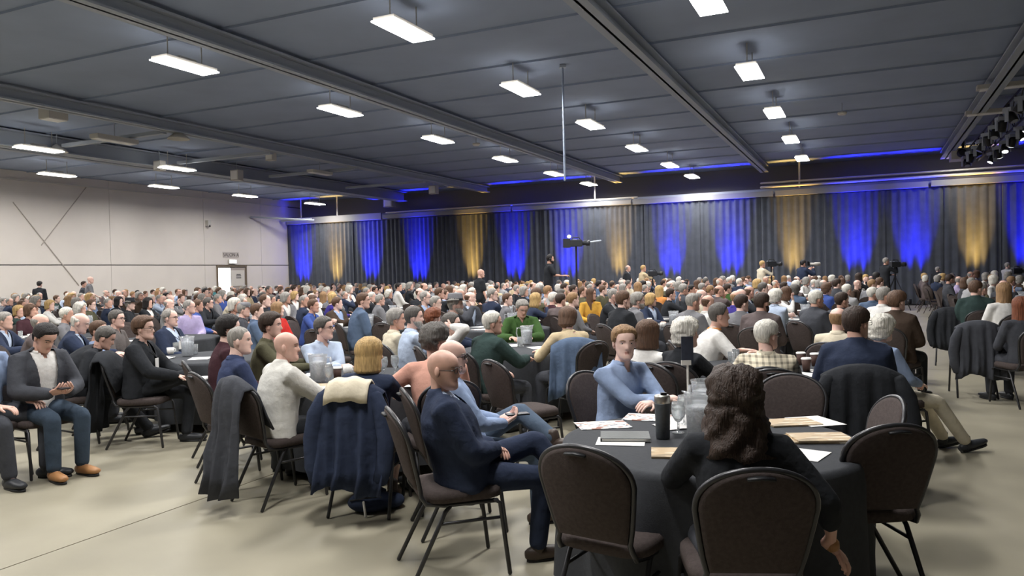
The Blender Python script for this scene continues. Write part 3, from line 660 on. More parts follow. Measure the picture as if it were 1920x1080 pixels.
def person_meshes(p, near, key=None):
    """dict of meshes for one pose: body, shirt, jacket, trousers, shoes"""
    k = skeleton(p); out = {'k': k}; vb = .016 if near else .027; vc = .0145 if near else .023; b = p.get('b', 1.0)
    body = MB(); torso(body, k, -.02, b); arm_tubes(body, k, -.008)
    for s in (1, -1):
        body.tube([k['Hp'][s], k['K'][s]], [.078, .05], 10); body.tube([k['K'][s], k['K'][s].lerp(k['A'][s], .35), k['A'][s]], [.05, .05, .034], 10)
        body.tube([k['A'][s], k['A'][s] + k['FD'][s] * .09 + Vector((0, 0, -.05))], [.03, .02], 8)
    body.tube([k['nb'] - k['d'] * .05, k['nb'] + Vector((0, .005, 0)), k['HM'] @ Vector((0, -.028, .05)), k['HM'] @ Vector((0, -.03, .09))], [.064, .057, .053, .055], 12)
    for s in (1, -1): body.tube([k['W'][s] - k['HD'][s] * .05, k['W'][s]], [.028, .025], 8)
    me = remesh(body, vb, .5, 'body', [SKIN, LIP], 2)
    ex = MB(); hd = HEADN if near else HEADF
    ex.v += [tuple(k['HM'] @ Vector(q)) for q in hd.v]; ex.f += hd.f; ex.m += hd.m
    for s in (1, -1): hand(ex, k, s, 6 if near else 4)
    join_mb(me, ex); out['body'] = me
    sl = p.get('sleeve', .93)
    sh = MB(); torso(sh, k, .012, b); arm_tubes(sh, k, .010 if sl > .5 else .014, sl)
    if sl < .1:                                        # short sleeves end above the elbow
        sh = MB(); torso(sh, k, .012, b)
        for s in (1, -1): sh.tube([k['sh'].lerp(k['S'][s], .45), k['S'][s], k['S'][s].lerp(k['E'][s], .8)], [.07, .073, .066], 10)
    out['shirt'] = remesh(sh, vc, .5, 'shirt', CLOTH)
    nb, d = k['nb'], k['d']; fw_ = Vector((-k['side'].y, k['side'].x, 0))
    def neckline(c):
        r = c - k['pel']; h = r.dot(d); return r.dot(fw_) > .02 and h > .42 and abs(r.dot(k['side'])) < .6 * (h - .42)
    cut(out['shirt'], neckline)
    col = MB()
    v = []; n = 20
    up = (k['HM'] @ Vector((0, -.028, .06)) - nb).normalized()
    for r, h in ((.068, -.004), (.066, .014), (.063, .034), (.068, .031), (.076, .010)):
        for j in range(n):
            a = 2 * math.pi * j / n; q = Vector((math.sin(a) * r, math.cos(a) * r, 0)); hh = h * (1 - .45 * max(0, math.cos(a)))
            v.append(nb + q + up * hh)
    col.add(v, [(i * n + j, i * n + (j + 1) % n, (i + 1) * n + (j + 1) % n, (i + 1) * n + j) for i in range(4) for j in range(2, n - 2)])
    out['collar'] = col.mesh('collar', CLOTH)
    if p.get('jacket', 1):
        jk = MB(); torso(jk, k, .032, b); arm_tubes(jk, k, .024, .97)
        pel = k['pel']
        if not k['st']:
            jk.tube([pel + Vector((0, -.02, .04)), pel + Vector((0, -.01, -.03)), pel + Vector((0, -.015, -.065))], [(.2 * b, .145 * b), (.212 * b, .15 * b), (.22 * b, .15 * b)], 16, side=(1, 0, 0))
        else: jk.tube([pel + Vector((0, 0, .05)), pel + Vector((0, .0, -.14))], [(.2 * b, .15 * b), (.21 * b, .155 * b)], 14, side=(1, 0, 0))
        for s in (1, -1):                              # lapels / shoulder line
            jk.tube([nb + Vector((s * .06, .0, .0)), k['S'][s] + Vector((0, 0, .02))], [.045, .055], 8)
        jm = remesh(jk, vc, .5, 'jacket', CLOTH); op = p.get('open', 0)
        sd = k['side']; fwd = Vector((-sd.y, sd.x, 0)); s0, h0 = (.085 / .28, .16) if not op else (.13, -.30)
        def vw(h): return s0 * (h - h0)
        bm = bmesh.new(); bm.from_mesh(jm)
        for s in (1, -1):                              # clean lapel edges
            fr_ = [f for f in bm.faces if (f.calc_center_median() - pel).dot(fwd) > 0 and abs((f.calc_center_median() - pel).dot(sd) - s * vw((f.calc_center_median() - pel).dot(d))) < .06]
            ge = set(fr_); [ge.update(f.edges) for f in fr_]; [ge.update(f.verts) for f in fr_]
            bmesh.ops.bisect_plane(bm, geom=list(ge), plane_co=pel + d * h0, plane_no=(sd * s - d * s0).normalized(), clear_inner=False, clear_outer=False)
        def test(c):
            r = c - pel; h = r.dot(d); q = r - d * h; return q.dot(fwd) > .02 and -.04 < h < .53 and abs(q.dot(sd)) < vw(h) and q.length < .24
        bmesh.ops.delete(bm, geom=[f for f in bm.faces if test(f.calc_center_median())], context='FACES'); bm.to_mesh(jm); bm.free(); jm.update()
        so = .006; out['jacket'] = jm
    tr = MB(); e = p.get('cuff', .98)
    for s in (1, -1):
        Hp, K, A = k['Hp'][s], k['K'][s], k['A'][s]
        tr.tube([Hp, Hp.lerp(K, .5), K], [.096 * b, .084, .067], 12); tr.tube([K, K.lerp(A, .4), K.lerp(A, e)], [.067, .063, .056 if e > .7 else .06], 12)
    tr.tube([k['pel'] + Vector((0, -.01, -.06)), k['pel'] + Vector((0, 0, .05))], [(.178 * b, .13 * b), (.172 * b, .13 * b)], 14, side=(1, 0, 0))
    out['trousers'] = remesh(tr, vc, .5, 'trousers', CLOTH)
    out['shoes'] = []
    for s in (1, -1):
        A, fd = k['A'][s], k['FD'][s]; upv = Vector((0, 0, 1)) - fd * fd.z; upv.normalize(); sd = fd.cross(upv)
        o_ = A - upv * .045; sh_ = MB()
        sh_.tube([o_ - fd * .06, o_ - fd * .02, o_ + fd * .07, o_ + fd * .14, o_ + fd * .19], [(.032, .036), (.042, .050), (.046, .042), (.047, .031), (.034, .022)], 12, side=sd)
        sh_.tube([o_ + upv * .0, A + upv * .045], [(.042, .046), (.042, .048)], 12, side=sd)
        Mx = Matrix((sd, fd, upv)).transposed().to_4x4(); Mx.translation = o_
        n_ = 16; ol_ = [((.043 if math.sin(2 * math.pi * j / n_) > 0 else .036) * sup(math.cos(2 * math.pi * j / n_), .8), .062 + .135 * sup(math.sin(2 * math.pi * j / n_), .85)) for j in range(n_)]
        sh_.add([(x, y, z) for z in (-.044, -.026) for x, y in ol_], [tuple(range(n_ - 1, -1, -1)), tuple(range(n_, 2 * n_))] + [(j, (j + 1) % n_, n_ + (j + 1) % n_, n_ + j) for j in range(n_)], 1, Mx)
        out['shoes'].append(sh_.mesh('shoe', [LEATHER, M_BLK]))
    return out
SKINS = [lin(222, 180, 164), lin(230, 190, 175), lin(214, 170, 152), lin(234, 198, 184), lin(204, 158, 138)]
HAIRCOL = {'white': lin(214, 210, 200), 'grey': lin(150, 146, 140), 'dark grey': lin(92, 88, 84), 'brown': lin(92, 68, 52), 'dark brown': lin(56, 42, 34), 'black': lin(34, 30, 30), 'blond': lin(188, 156, 104), 'auburn': lin(120, 68, 44), 'sandy': lin(150, 118, 84)}
C = {'navy': lin(48, 56, 76), 'black': lin(44, 46, 50), 'charcoal': lin(70, 72, 78), 'grey': lin(120, 120, 124), 'light grey': lin(166, 166, 168), 'white': lin(222, 220, 216), 'cream': lin(212, 202, 180), 'beige': lin(196, 178, 146), 'light blue': lin(150, 168, 200), 'pale blue': lin(186, 200, 222), 'blue': lin(66, 86, 150), 'denim': lin(86, 102, 126), 'olive': lin(86, 84, 66), 'dark green': lin(52, 68, 66), 'green': lin(64, 92, 50), 'maroon': lin(70, 46, 52), 'red': lin(196, 52, 48), 'pink': lin(224, 170, 152), 'lavender': lin(172, 160, 196), 'purple': lin(62, 54, 128), 'brown': lin(70, 58, 50), 'taupe': lin(98, 88, 88), 'teal': lin(58, 116, 122), 'mustard': lin(206, 158, 70), 'orange': lin(208, 140, 80), 'tan': lin(164, 118, 76), 'jeans': lin(86, 100, 118), 'dark jeans': lin(60, 72, 86), 'khaki': lin(206, 198, 178), 'brown grey': lin(104, 98, 96)}
PEOPLE = []
def assemble(ms, p, loc, face, sc, label, near, cat='person', group=None):
    t = thing('person', label, cat, loc, -math.radians(face), group, sc); k = ms['k']
    skin = p.get('skin') or random.choice(SKINS)
    if isinstance(skin, int): skin = SKINS[skin]
    bo = link('body', ms['body'], t, skin)
    jc = p.get('jc'); tc = C[p['top']] if isinstance(p['top'], str) else p['top']
    o = link(p.get('topname', 'shirt'), ms['shirt'], t, tc)
    if p.get('check'):
        o.data = o.data.copy() if o.data.users > 1 else o.data; o.data.materials[0] = CHECK
    if p.get('col', 1): link('collar', ms['collar'], o, C[p['colc']] if p.get('colc') else tc)
    if jc: link('jacket', ms['jacket'], t, C[jc])
    link('trousers', ms['trousers'], t, C[p.get('pants', 'charcoal')])
    if near or p['legs'] in ('stand', 'step'):
        for m in ms['shoes']: link('shoe', m, t, C[p.get('shoe', 'black')])
    if p.get('badge'):
        q = k['chest'] + Vector((0, .165, -.02)); n1 = k['nb']
        MB().tube([n1 + Vector((.055, .03, .0)), n1 + Vector((.05, .085, -.06)), q + Vector((.005, .0, .06))], .004, 5).tube([n1 + Vector((-.055, .03, 0)), n1 + Vector((-.05, .085, -.06)), q + Vector((-.005, 0, .06))], .004, 5).build('lanyard', M_BLK, t)
        MB().box((q.x, q.y, q.z), (.08, .006, .11)).build('badge', M_LID, t)
    if p.get('hair'):
        h = link('hair', hair(p['hair'], near), t, HAIRCOL[p.get('hc', 'brown')]); h.matrix_local = k['HM']
    if p.get('hat'):
        kd = p['hat'][0]
        if kd not in HATS: HATS[kd] = hat_mesh(kd)
        h = link('hat', HATS[kd], t, C[p['hat'][1]]); h.matrix_local = k['HM']
    if p.get('glasses'): h = link('glasses', GLS, t); h.matrix_local = k['HM']
    if p.get('beard'): h = link('beard', BEARD, t, HAIRCOL[p['beard']]); h.matrix_local = k['HM']
    if near:
        for i in (0, 1):
            h = link('eye', EYE1[i], t); h.matrix_local = k['HM']; link('iris', IRIS1[i], h)
            h = link('eyebrow', BROW1[i], t, HAIRCOL[p.get('hc', 'brown')]); h.matrix_local = k['HM']
    PEOPLE.append((Vector(loc), label)); return t
# ------------------------------------------------------------------ tables and table ware
M_TC = mat('black_tablecloth', lin(62, 64, 68), rough=.85, spec=.2, noise_scale=40, noise_amt=.08, bump=.08, bump_scale=150)
M_WOOD = mat('table_board', lin(120, 96, 70), rough=.6, noise_scale=8)
TR = .76
def table_meshes():
    top = MB().lathe([(0, .745), (TR - .01, .745), (TR, .735), (TR, .72), (TR - .01, .715), (0, .715)], 40).mesh('tabletop', M_WOOD, False)
    leg = MB().tube([(.42, -.25, .715), (.42, -.25, .02), (.42, .25, .02), (.42, .25, .715)], .016, 6).mesh('leg', M_CHM)
    v = []; f = []; n = 96; prof = [(0.02, .752, 0), (.4, .752, 0), (TR - .02, .752, 0), (TR + .008, .746, 0), (TR + .016, .72, .1), (TR + .02, .55, .5), (TR + .022, .3, .8), (TR + .024, .09, 1)]
    for r, z, w in prof:
        for j in range(n):
            a = 2 * math.pi * j / n; q = w * (.045 * math.sin(9 * a + .6 * math.sin(3 * a)) + .02 * math.sin(17 * a + 1))
            v.append(((r + q) * math.cos(a), (r + q) * math.sin(a), z))
    for i in range(len(prof) - 1):
        for j in range(n): k = (j + 1) % n; f.append((i * n + j, i * n + k, (i + 1) * n + k, (i + 1) * n + j)[::-1])
    f.append(tuple(range(n)))
    return top, leg, MB().add(v, f).mesh('tablecloth', M_TC)
T_TOP, T_LEG, T_CLOTH = table_meshes()
TABLES = []
def table(x, y, ref, rz=0):
    t = thing('round_table', f'round folding table under black cloth, {ref}', 'table', (x, y, 0), rz, 'round banquet tables')
    link('tabletop', T_TOP, t); link('leg', T_LEG, t); l2 = link('leg', T_LEG, t); l2.rotation_euler = (0, 0, math.pi)
    c = link('tablecloth', T_CLOTH); c.location = (x, y, 0); c.rotation_euler = (0, 0, rz)
    tag(c, f'black cloth draped over the round table {ref}', 'tablecloth', 'black round tablecloths')
    TABLES.append((Vector((x, y, 0)), ref))
M_GLASS = mat('clear_glass', lin(235, 240, 242), rough=.08, trans=.85, spec=.5, alpha=.75)
M_PITCH = mat('frosted_plastic', lin(240, 244, 248), rough=.15, trans=.7, spec=.5, alpha=.5)
M_ICE = mat('ice_water', lin(232, 236, 240), rough=.2, trans=.35, bump=.8, bump_scale=50)
M_CUP = mat('brown_paper_cup', lin(78, 56, 50), rough=.7); M_LID = mat('white_lid', lin(232, 230, 226), rough=.4)
M_NAP = mat('white_linen', lin(226, 224, 222), rough=.9, bump=.3, bump_scale=30)
def paper_mat(name, base, inks, sc):
    m = mat(name, base, rough=.6); nt = m.node_tree; b = nt.nodes['Principled BSDF']; tc = nt.nodes.new('ShaderNodeTexCoord')
    mp = nt.nodes.new('ShaderNodeMapping'); mp.inputs['Scale'].default_value = sc; nt.links.new(tc.outputs['Object'], mp.inputs[0])
    n = nt.nodes.new('ShaderNodeTexNoise'); n.inputs['Scale'].default_value = 9; n.inputs['Detail'].default_value = 1.5; nt.links.new(mp.outputs[0], n.inputs['Vector'])
    cr = nt.nodes.new('ShaderNodeValToRGB'); cr.color_ramp.interpolation = 'CONSTANT'; el = cr.color_ramp.elements
    el[0].position = 0; el[0].color = inks[0]; el[1].position = .40; el[1].color = base
    for pos, c in ((.56, inks[1]), (.62, base), (.66, inks[2])): e = el.new(pos); e.color = c
    nt.links.new(n.outputs[0], cr.inputs[0]); nt.links.new(cr.outputs[0], b.inputs['Base Color']); return m
M_PAPER = mat('white_paper', lin(232, 230, 226), rough=.6)
M_PRINT = paper_mat('printed_sheet', lin(232, 230, 226), (lin(150, 100, 84), lin(120, 124, 132), lin(190, 140, 112)), (1, 2.2, 1))
M_PRINT2 = paper_mat('brochure_cover', lin(190, 166, 132), (lin(150, 132, 104), lin(226, 214, 192), lin(150, 122, 92)), (.5, 2.6, 1))
PIT = (MB().lathe([(0, .004), (.062, .004), (.066, .02), (.07, .12), (.078, .21), (.084, .235), (.08, .235), (.072, .205), (.063, .02), (0, .014)], 22).tube([(.06, 0, .235), (.1, 0, .243)], [(.028, .006), (.008, .004)], 8).mesh('pitcher_body', M_PITCH),
       MB().tube([(-.076, 0, .21), (-.125, 0, .215), (-.135, 0, .15), (-.115, 0, .07), (-.07, 0, .05)], [(.013, .008)] * 5, 8).mesh('handle', M_PITCH),
       MB().lathe([(0, .018), (.06, .018), (.066, .12), (.07, .17), (.04, .178), (0, .17)], 16).mesh('ice_water', M_ICE))
GOB = MB().lathe([(0, .002), (.034, .002), (.034, .006), (.007, .012), (.006, .06), (.02, .07), (.036, .10), (.038, .14), (.033, .172), (.031, .172), (.036, .14), (.033, .10), (.014, .075), (0, .07)], 16).mesh('goblet', M_GLASS)
TUMB = MB().lathe([(0, .002), (.031, .002), (.036, .12), (.034, .12), (.029, .01), (0, .01)], 16).mesh('tumbler_glass', M_GLASS)
CUPB = MB().lathe([(0, .001), (.028, .001), (.04, .105), (.038, .105), (.0, .09)], 16).mesh('cup', M_CUP); CUPL = MB().lathe([(.043, .103), (.043, .112), (.036, .118), (.034, .113), (0, .113)], 16).mesh('lid', M_LID)
MUG = MB().lathe([(0, .001), (.03, .001), (.042, .03), (.044, .08), (.041, .08), (.036, .03), (0, .012)], 16).mesh('cup', M_LID); MUGH = MB().tube([(.042, 0, .065), (.066, 0, .06), (.066, 0, .03), (.04, 0, .025)], .006, 6).mesh('handle', M_LID)
def napkin_mesh(seed):
    r = random.Random(seed); mb = MB(); n = 9; v = []
    for i in range(n + 1):
        for j in range(n + 1):
            x, y = -.09 + .18 * i / n, -.09 + .18 * j / n; e = 1 - max(abs(x), abs(y)) / .09
            v.append((x * (1 - .2 * e), y * (1 - .2 * e), .004 + .055 * abs(noise.noise(Vector((x * 16 + seed, y * 16, seed)))) * (.25 + e)))
    return mb.add(v, [(i * (n + 1) + j, (i + 1) * (n + 1) + j, (i + 1) * (n + 1) + j + 1, i * (n + 1) + j + 1) for i in range(n) for j in range(n)]).mesh('napkin', M_NAP)
NAPS = [napkin_mesh(s) for s in (1, 2, 3)]
def sheet_mesh(w, h, m, name, t=.002, bend=0):
    mb = MB(); n = 6; v = []
    for z in (0, t):
        for i in range(n + 1):
            for y in (-h / 2, h / 2): x = -w / 2 + w * i / n; v.append((x, y, z + bend * (2 * x / w) ** 4))
    o = 2 * (n + 1); f = []
    for i in range(n): a = 2 * i; f += [(a, a + 1, a + 3, a + 2), (o + a, o + a + 2, o + a + 3, o + a + 1), (a, a + 2, o + a + 2, o + a), (a + 1, o + a + 1, o + a + 3, a + 3)]
    f += [(0, o, o + 1, 1), (2 * n, 2 * n + 1, o + 2 * n + 1, o + 2 * n)]
    return mb.add(v, f).mesh(name, m, False)
SHEET = sheet_mesh(.3, .22, M_PRINT, 'sheet'); PLAIN = sheet_mesh(.22, .28, M_PAPER, 'sheet'); BROCH = sheet_mesh(.29, .2, M_PRINT2, 'booklet', .008)
TZ = .754
def item(kind, x, y, rz, label, group=None, z=TZ):
    if kind == 'pitcher':
        t = thing('water_pitcher', label, 'pitcher', (x, y, z), rz, group); link('pitcher_body', PIT[0], t); link('handle', PIT[1], t); link('ice_water', PIT[2], t); return t
    if kind == 'cup':
        t = thing('paper_cup', label, 'cup', (x, y, z), rz, group); link('cup_body', CUPB, t); link('lid', CUPL, t); return t
    if kind == 'mug':
        t = thing('coffee_cup', label, 'cup', (x, y, z), rz, group); link('cup_body', MUG, t); link('handle', MUGH, t); return t
    me, nm, cat = {'goblet': (GOB, 'water_goblet', 'glass'), 'glass': (TUMB, 'drinking_glass', 'glass'), 'napkin': (random.choice(NAPS), 'crumpled_napkin', 'napkin'), 'sheet': (SHEET, 'printed_sheet', 'paper'), 'plain': (PLAIN, 'paper_sheet', 'paper'), 'booklet': (BROCH, 'booklet', 'booklet')}[kind]
    o = link(nm, me); o.location = (x, y, z); o.rotation_euler = (0, 0, rz); return tag(o, label, cat, group)
def put(kind, px, py, rz, label, group=None, z=TZ):
    p = onz(px, py, z); return item(kind, p.x, p.y, rz, label, group, z)
# ------------------------------------------------------------------ coats over chair backs
def coat(loc, face, colr, label, low=.3, width=.25, sleeves=True, lining=None, seed=1, name='draped_coat', cloth=None):
    t = thing(name, label, 'coat', (loc[0], loc[1], 0), -math.radians(face)); n = 32
    path = [(-.165, .60), (-.215, .76), (-.27, .90), (-.325, .965), (-.39, .955), (-.425, .88), (-.435, .74)] ; zz = [.74 + (low - .74) * q for q in (.25, .5, .75, 1)]
    path += [(-.44 - .02 * i, z) for i, z in enumerate(zz)]
    v = []; m = len(path)
    for i in range(n + 1):
        x = -width + 2 * width * i / n; e = abs(x) / width
        for j, (y, z) in enumerate(path):
            drop = .085 * e ** 2.2 if z > .7 else .03 * e * e
            g = max(0, j - 4) / (m - 5); fold = g * (.036 * math.sin(x * 44 + seed * 2 + .8 * math.sin(z * 5)) + .02 * math.sin(x * 83 + seed) + .05 * noise.noise(Vector((x * 7, z * 6, seed))) + .02 * noise.noise(Vector((x * 22, z * 15, seed))))
            v.append((x * (1 + .05 * g) + .012 * math.sin(z * 9 + seed) * g, y + fold - (.03 * (1 - e * e) if j >= 3 else -.0), z - drop + (.03 * math.sin(x * 14 + seed) if j == m - 1 else 0)))
    bmd = MB().add(v, [(i * m + j, (i + 1) * m + j, (i + 1) * m + j + 1, i * m + j + 1) for i in range(n) for j in range(m - 1)]).build('coat_body', cloth or CLOTH, t, True, C[colr])
    s = bmd.modifiers.new('t', 'SOLIDIFY'); s.thickness = .014; s.offset = 1
    if sleeves:
        for sx in (-1, 1):
            pts = [(sx * (width - .05), -.40, .86), (sx * (width + .005), -.425, .74), (sx * (width + .03), -.44, .58), (sx * (width + .02), -.46, low + .14), (sx * (width - .01), -.465, low + .05)]
            MB().tube(pts, [(.05, .04), (.06, .045), (.06, .04), (.056, .036), (.052, .03)], 10).build('sleeve', cloth or CLOTH, t, True, C[colr])
    if lining:
        v = []; nn = 14                                   # turned-out collar patch over the top of the back
        for i in range(nn + 1):
            x = -.155 + .30 * i / nn
            for y, z in ((-.30, .945), (-.355, .985), (-.42, .96), (-.462, .90), (-.475, .835 + .05 * abs(x))): v.append((x, y - .004, z - .07 * (x / .25) ** 2 + .006 * math.sin(x * 50)))
        o = MB().add(v, [(i * 5 + j, (i + 1) * 5 + j, (i + 1) * 5 + j + 1, i * 5 + j + 1) for i in range(nn) for j in range(4)]).build('lining', CLOTH, t, True, C[lining]); s = o.modifiers.new('t', 'SOLIDIFY'); s.thickness = .01; s.offset = 1
        o['label'] = 'cream white turned-out lining'
    return t
# ------------------------------------------------------------------ placing people by the pixel of their head top
def wrap(a): return (a + 180) % 360 - 180
def who_place(ms, p, px, py, face, depth=None, hs=1.29):
    lt = ms['k']['HM'] @ Vector((0, -.01, .238 + (.012 if p.get('hair') not in (None, 'fringe') else 0)))
    if depth: Wp = atdepth(px, py, depth); sc = Wp.z / lt.z
    else: sc = hs / lt.z; Wp = onz(px, py, hs)
    s2 = min(1.1, max(.9, sc))
    if s2 != sc and not depth: Wp = onz(px, py, lt.z * s2)
    a = -math.radians(face); x, y = lt.x * s2, lt.y * s2
    return Vector((Wp.x - (x * math.cos(a) - y * math.sin(a)), Wp.y - (x * math.sin(a) + y * math.cos(a)), 0)), s2
def near_person(px, py, face, head, label, depth=None, hs=1.29, ch=True, chlabel=None, **p):
    p.setdefault('legs', 'flat'); p.setdefault('armR', 'lap'); p.setdefault('armL', 'lap')
    p['hy'] = max(-85, min(85, wrap(head - face))); p.setdefault('twist', -.22 * p['hy']); p['jacket'] = 1 if p.get('jc') else 0
    ms = person_meshes(p, True); loc, sc = who_place(ms, p, px, py, face, depth, hs)
    t = assemble(ms, p, loc, face, sc, label, True, group='seated people in the near rows')
    if ch: chair(loc, face, chlabel or ' '.join(('chair under the ' + label.split(',')[0]).split()[:16]), 'occupied banquet chairs')
    return t, ms, loc, sc
def held(t, ms, s, name, label, cat, build, off=(0, 0, 0)):
    """a thing held in a hand: top level, at the hand's place"""
    k = ms['k']; q = k['W'][s] + k['HD'][s] * .11 + k['PN'][s] * .012 + Vector(off)
    Mw = Matrix.Translation(t.location) @ Matrix.Rotation(t.rotation_euler[2], 4, 'Z') @ Matrix.Scale(t.scale[0], 4)
    o = build(); o.name = name; o.location = Mw @ q; o.rotation_euler = (0, 0, t.rotation_euler[2]); return tag(o, label, cat)
# ---- near table
C['hoodie'] = lin(60, 69, 98); C['off white'] = lin(212, 210, 203)
NX, NY = 1.02, 4.0
table(NX, NY, 'nearest the camera', .3)
t, ms, loc, sc = near_person(830, 655, 72, 108, 'bald man in navy suit and glasses, legs crossed at the nearest table', depth=4.25, legs='crossL', armR='lapc', armL='lapc', lean=-17, slouch=.10, jc='navy', top='pale blue', pants='navy', glasses=1, skin=0, shoe='brown', b=1.12, hp=-2, hc='brown')
t, ms, loc, sc = near_person(846, 637, 74, 96, 'bald man in light blue shirt and jeans holding a phone, behind the navy suit', depth=4.95, legs='fig4L', armR='phone', armL='phone', lean=-15, slouch=.10, top='light blue', jc=None, pants='jeans', glasses=1, skin=1, shoe='brown', hc='grey')
held(t, ms, 1, 'mobile_phone', 'dark phone held by the man in jeans', 'phone', lambda: MB().box((0, 0, 0), (.075, .15, .01)).build('mobile_phone', PLAST, color=C['black']))
near_person(1170, 608, 138, 176, 'young man in blue shirt with crossed arms, looking at the camera', depth=5.2, legs='flat', armR='crosstable', armL='crosstable', lean=6, top='light blue', pants='charcoal', hair='short', hc='sandy', skin=3)
t, ms, loc, sc = near_person(1378, 694, 4, 22, 'woman with wavy dark hair in black top, back to the camera at the nearest table', depth=3.12, legs='flat', armR='hang', armL='table', lean=5, top='black', sleeve=.42, pants='charcoal', hair='wavy', hc='dark brown', skin=2, shoe='tan', col=0, hsc=.95)
kk = ms['k']; wd = (kk['W'][1] - kk['E'][1]).normalized(); MB().tube([kk['W'][1] - wd * .03, kk['W'][1] - wd * .008], .031, 12).build('watch_strap', LEATHER, t, True, C['tan'])
bk1 = onz(1081, 838, .925); bk2 = onz(1683, 798, .925)
def chair_by_back(px, py, face, label):
    w = onz(px, py, .925); a = -math.radians(face); off = Vector((.365 * math.sin(a) * -1, .365 * math.cos(a), 0)); return chair((w.x + off.x, w.y + off.y), face, label, 'empty banquet chairs')
chair_by_back(1081, 838, 34, 'empty chair at the nearest table, left of the wavy haired woman')
chair_by_back(1683, 798, -4, 'empty chair at the nearest table, right of the wavy haired woman')
chair_by_back(1484, 702, 205, 'empty chair on the far side of the nearest table')
chair_by_back(1684, 745, -84, 'reddish brown empty chair seen edge-on behind the right-hand near chair')
chair_by_back(918, 676, 56, 'empty chair behind the man in jeans, back to the camera')
chair_by_back(1253, 680, 40, 'empty chair behind the folded arms of the young man in blue')
# things on the near table
put('sheet', 1130, 797, .12, 'printed white sheet at the left of the nearest table'); put('sheet', 1218, 783, -.35, 'printed white sheet behind the dark travel tumbler')
p = onz(1172, 822, TZ); t = thing('notebook', 'dark grey notebook lying on the nearest table', 'notebook', p, -.12)
bevel(MB().box((0, 0, .003), (.26, .19, .003)).box((0, 0, .019), (.26, .19, .003)).box((-.129, 0, .011), (.004, .19, .019)).build('cover', LEATHER, t, color=lin(84, 88, 86)), .001, 1); MB().box((.003, 0, .011), (.25, .182, .013)).build('pages', M_PAPER, t)
p = onz(1164, 828, TZ); MBp = MB().box((0, 0, .0008), (.25, .19, .0016)); o = MBp.build('paper_sheet', M_PAPER); o.location = p; o.rotation_euler = (0, 0, -.2); tag(o, 'white paper poking out under the grey notebook', 'paper')
p = onz(1243, 822, TZ); t = thing('travel_tumbler', 'dark grey travel tumbler with steel lid on the nearest table', 'tumbler', p, 0)
MB().lathe([(0, .001), (.034, .001), (.037, .006), (.041, .185), (.041, .19), (0, .19)], 24).build('body', mat('tumbler_paint', lin(74, 78, 82), rough=.5, noise_scale=60), t, True)
MB().lathe([(.041, .19), (.042, .195), (.042, .225), (.038, .232), (0, .230)], 24).build('lid', mat('brushed_steel', lin(190, 186, 178), rough=.3, metal=.9), t, True); MB().box((.008, 0, .238), (.03, .02, .014)).build('slider', M_BLK, t)
put('pitcher', 1312, 822, 2.4, 'clear water pitcher in front, beside the woman with wavy hair'); put('pitcher', 1322, 786, .6, 'clear water pitcher standing behind another on the nearest table')
put('goblet', 1272, 812, 0, 'stemmed water glass right of the travel tumbler'); put('goblet', 1283, 797, 0, 'stemmed water glass between tumbler and pitchers'); put('napkin', 1262, 800, .3, 'crumpled white napkin behind the travel tumbler'); put('napkin', 1290, 782, 1.2, 'crumpled white napkin beside the sign stand'); put('napkin', 1280, 790, 2.1, 'third white napkin among the glasses of the nearest table')
put('booklet', 1278, 851, -.18, 'green brown booklet at the front of the nearest table'); put('booklet', 1482, 793, .1, 'brown booklet at the far right of the nearest table'); put('booklet', 1520, 824, -.06, 'striped booklet at the right edge of the nearest table', z=TZ); put('plain', 1490, 850, .9, 'white paper corner beside the wavy haired woman'); put('plain', 1528, 790, .2, 'small white card behind the booklets')
put('booklet', 1538, 821, -.03, 'second booklet lying on the striped booklet', z=TZ + .0085)
p = onz(1291, 772, TZ); t = thing('sign_stand', 'dark table sign on a thin white pole at the nearest table', 'sign', p, 0)
MB().lathe([(0, .0), (.06, .0), (.06, .008), (.01, .014), (0, .014)], 18).build('base', M_TRIM, t); MB().tube([(0, 0, .01), (0, 0, .30)], .008, 8).build('pole', M_TRIM, t); MB().box((-.01, 0, .31), (.06, .02, .03)).build('clip', M_TRIM, t); MB().box((.0, .004, .39), (.075, .006, .17)).build('card', mat('sign_card', lin(46, 50, 62), rough=.5, noise_scale=14, noise_amt=.4), t)
# ---- second table, left of centre
table(-1.33, 6.75, 'in front of the woman with the blond bob', .8)
near_person(692, 633, 8, 62, 'woman with a straight blond bob in dark top', depth=5.45, legs='tuck', armR='table', armL='table', top='navy', topname='blouse', pants='navy', cuff=.55, hair='bob', hc='blond', skin=3, shoe='brown', chlabel='chair under the navy rain jacket with cream lining')
coat(PEOPLE[-1][0], 8, 'navy', 'navy rain jacket with cream lining hung on the chair of the blond woman', low=.26, width=.225, lining='cream', seed=3)
near_person(535, 622, 42, 84, 'bald man in white jacket, seen in profile', depth=5.75, legs='flat', armR='table', armL='table', lean=8, top='off white', jc='off white', pants='black', skin=0, b=1.02, chlabel='chair with a dark grey jacket on its back, under the bald man in white')
coat(PEOPLE[-1][0], 42, 'charcoal', 'dark grey jacket hung on the chair of the bald man in white', low=.14, width=.2, sleeves=False, seed=5)
near_person(447, 610, 48, 78, 'bald man in blue hoodie, left of the man in white', depth=6.2, legs='flat', armR='lap', armL='lap', lean=2, top='hoodie', jc=None, pants='charcoal', skin=0, hair='buzz', hc='grey', b=1.05, topname='hoodie')
near_person(428, 590, 62, 60, 'person with thick dark hair in maroon sweater behind the blue hoodie', depth=7.0, top='maroon', hair='thick', hc='black', lean=4, col=0, topname='sweater')
near_person(507, 585, 84, 86, 'young man with dark hair in olive jacket, behind the bald man in white', depth=7.35, top='olive', hair='thick', hc='dark brown', armR='table', armL='table', lean=6)
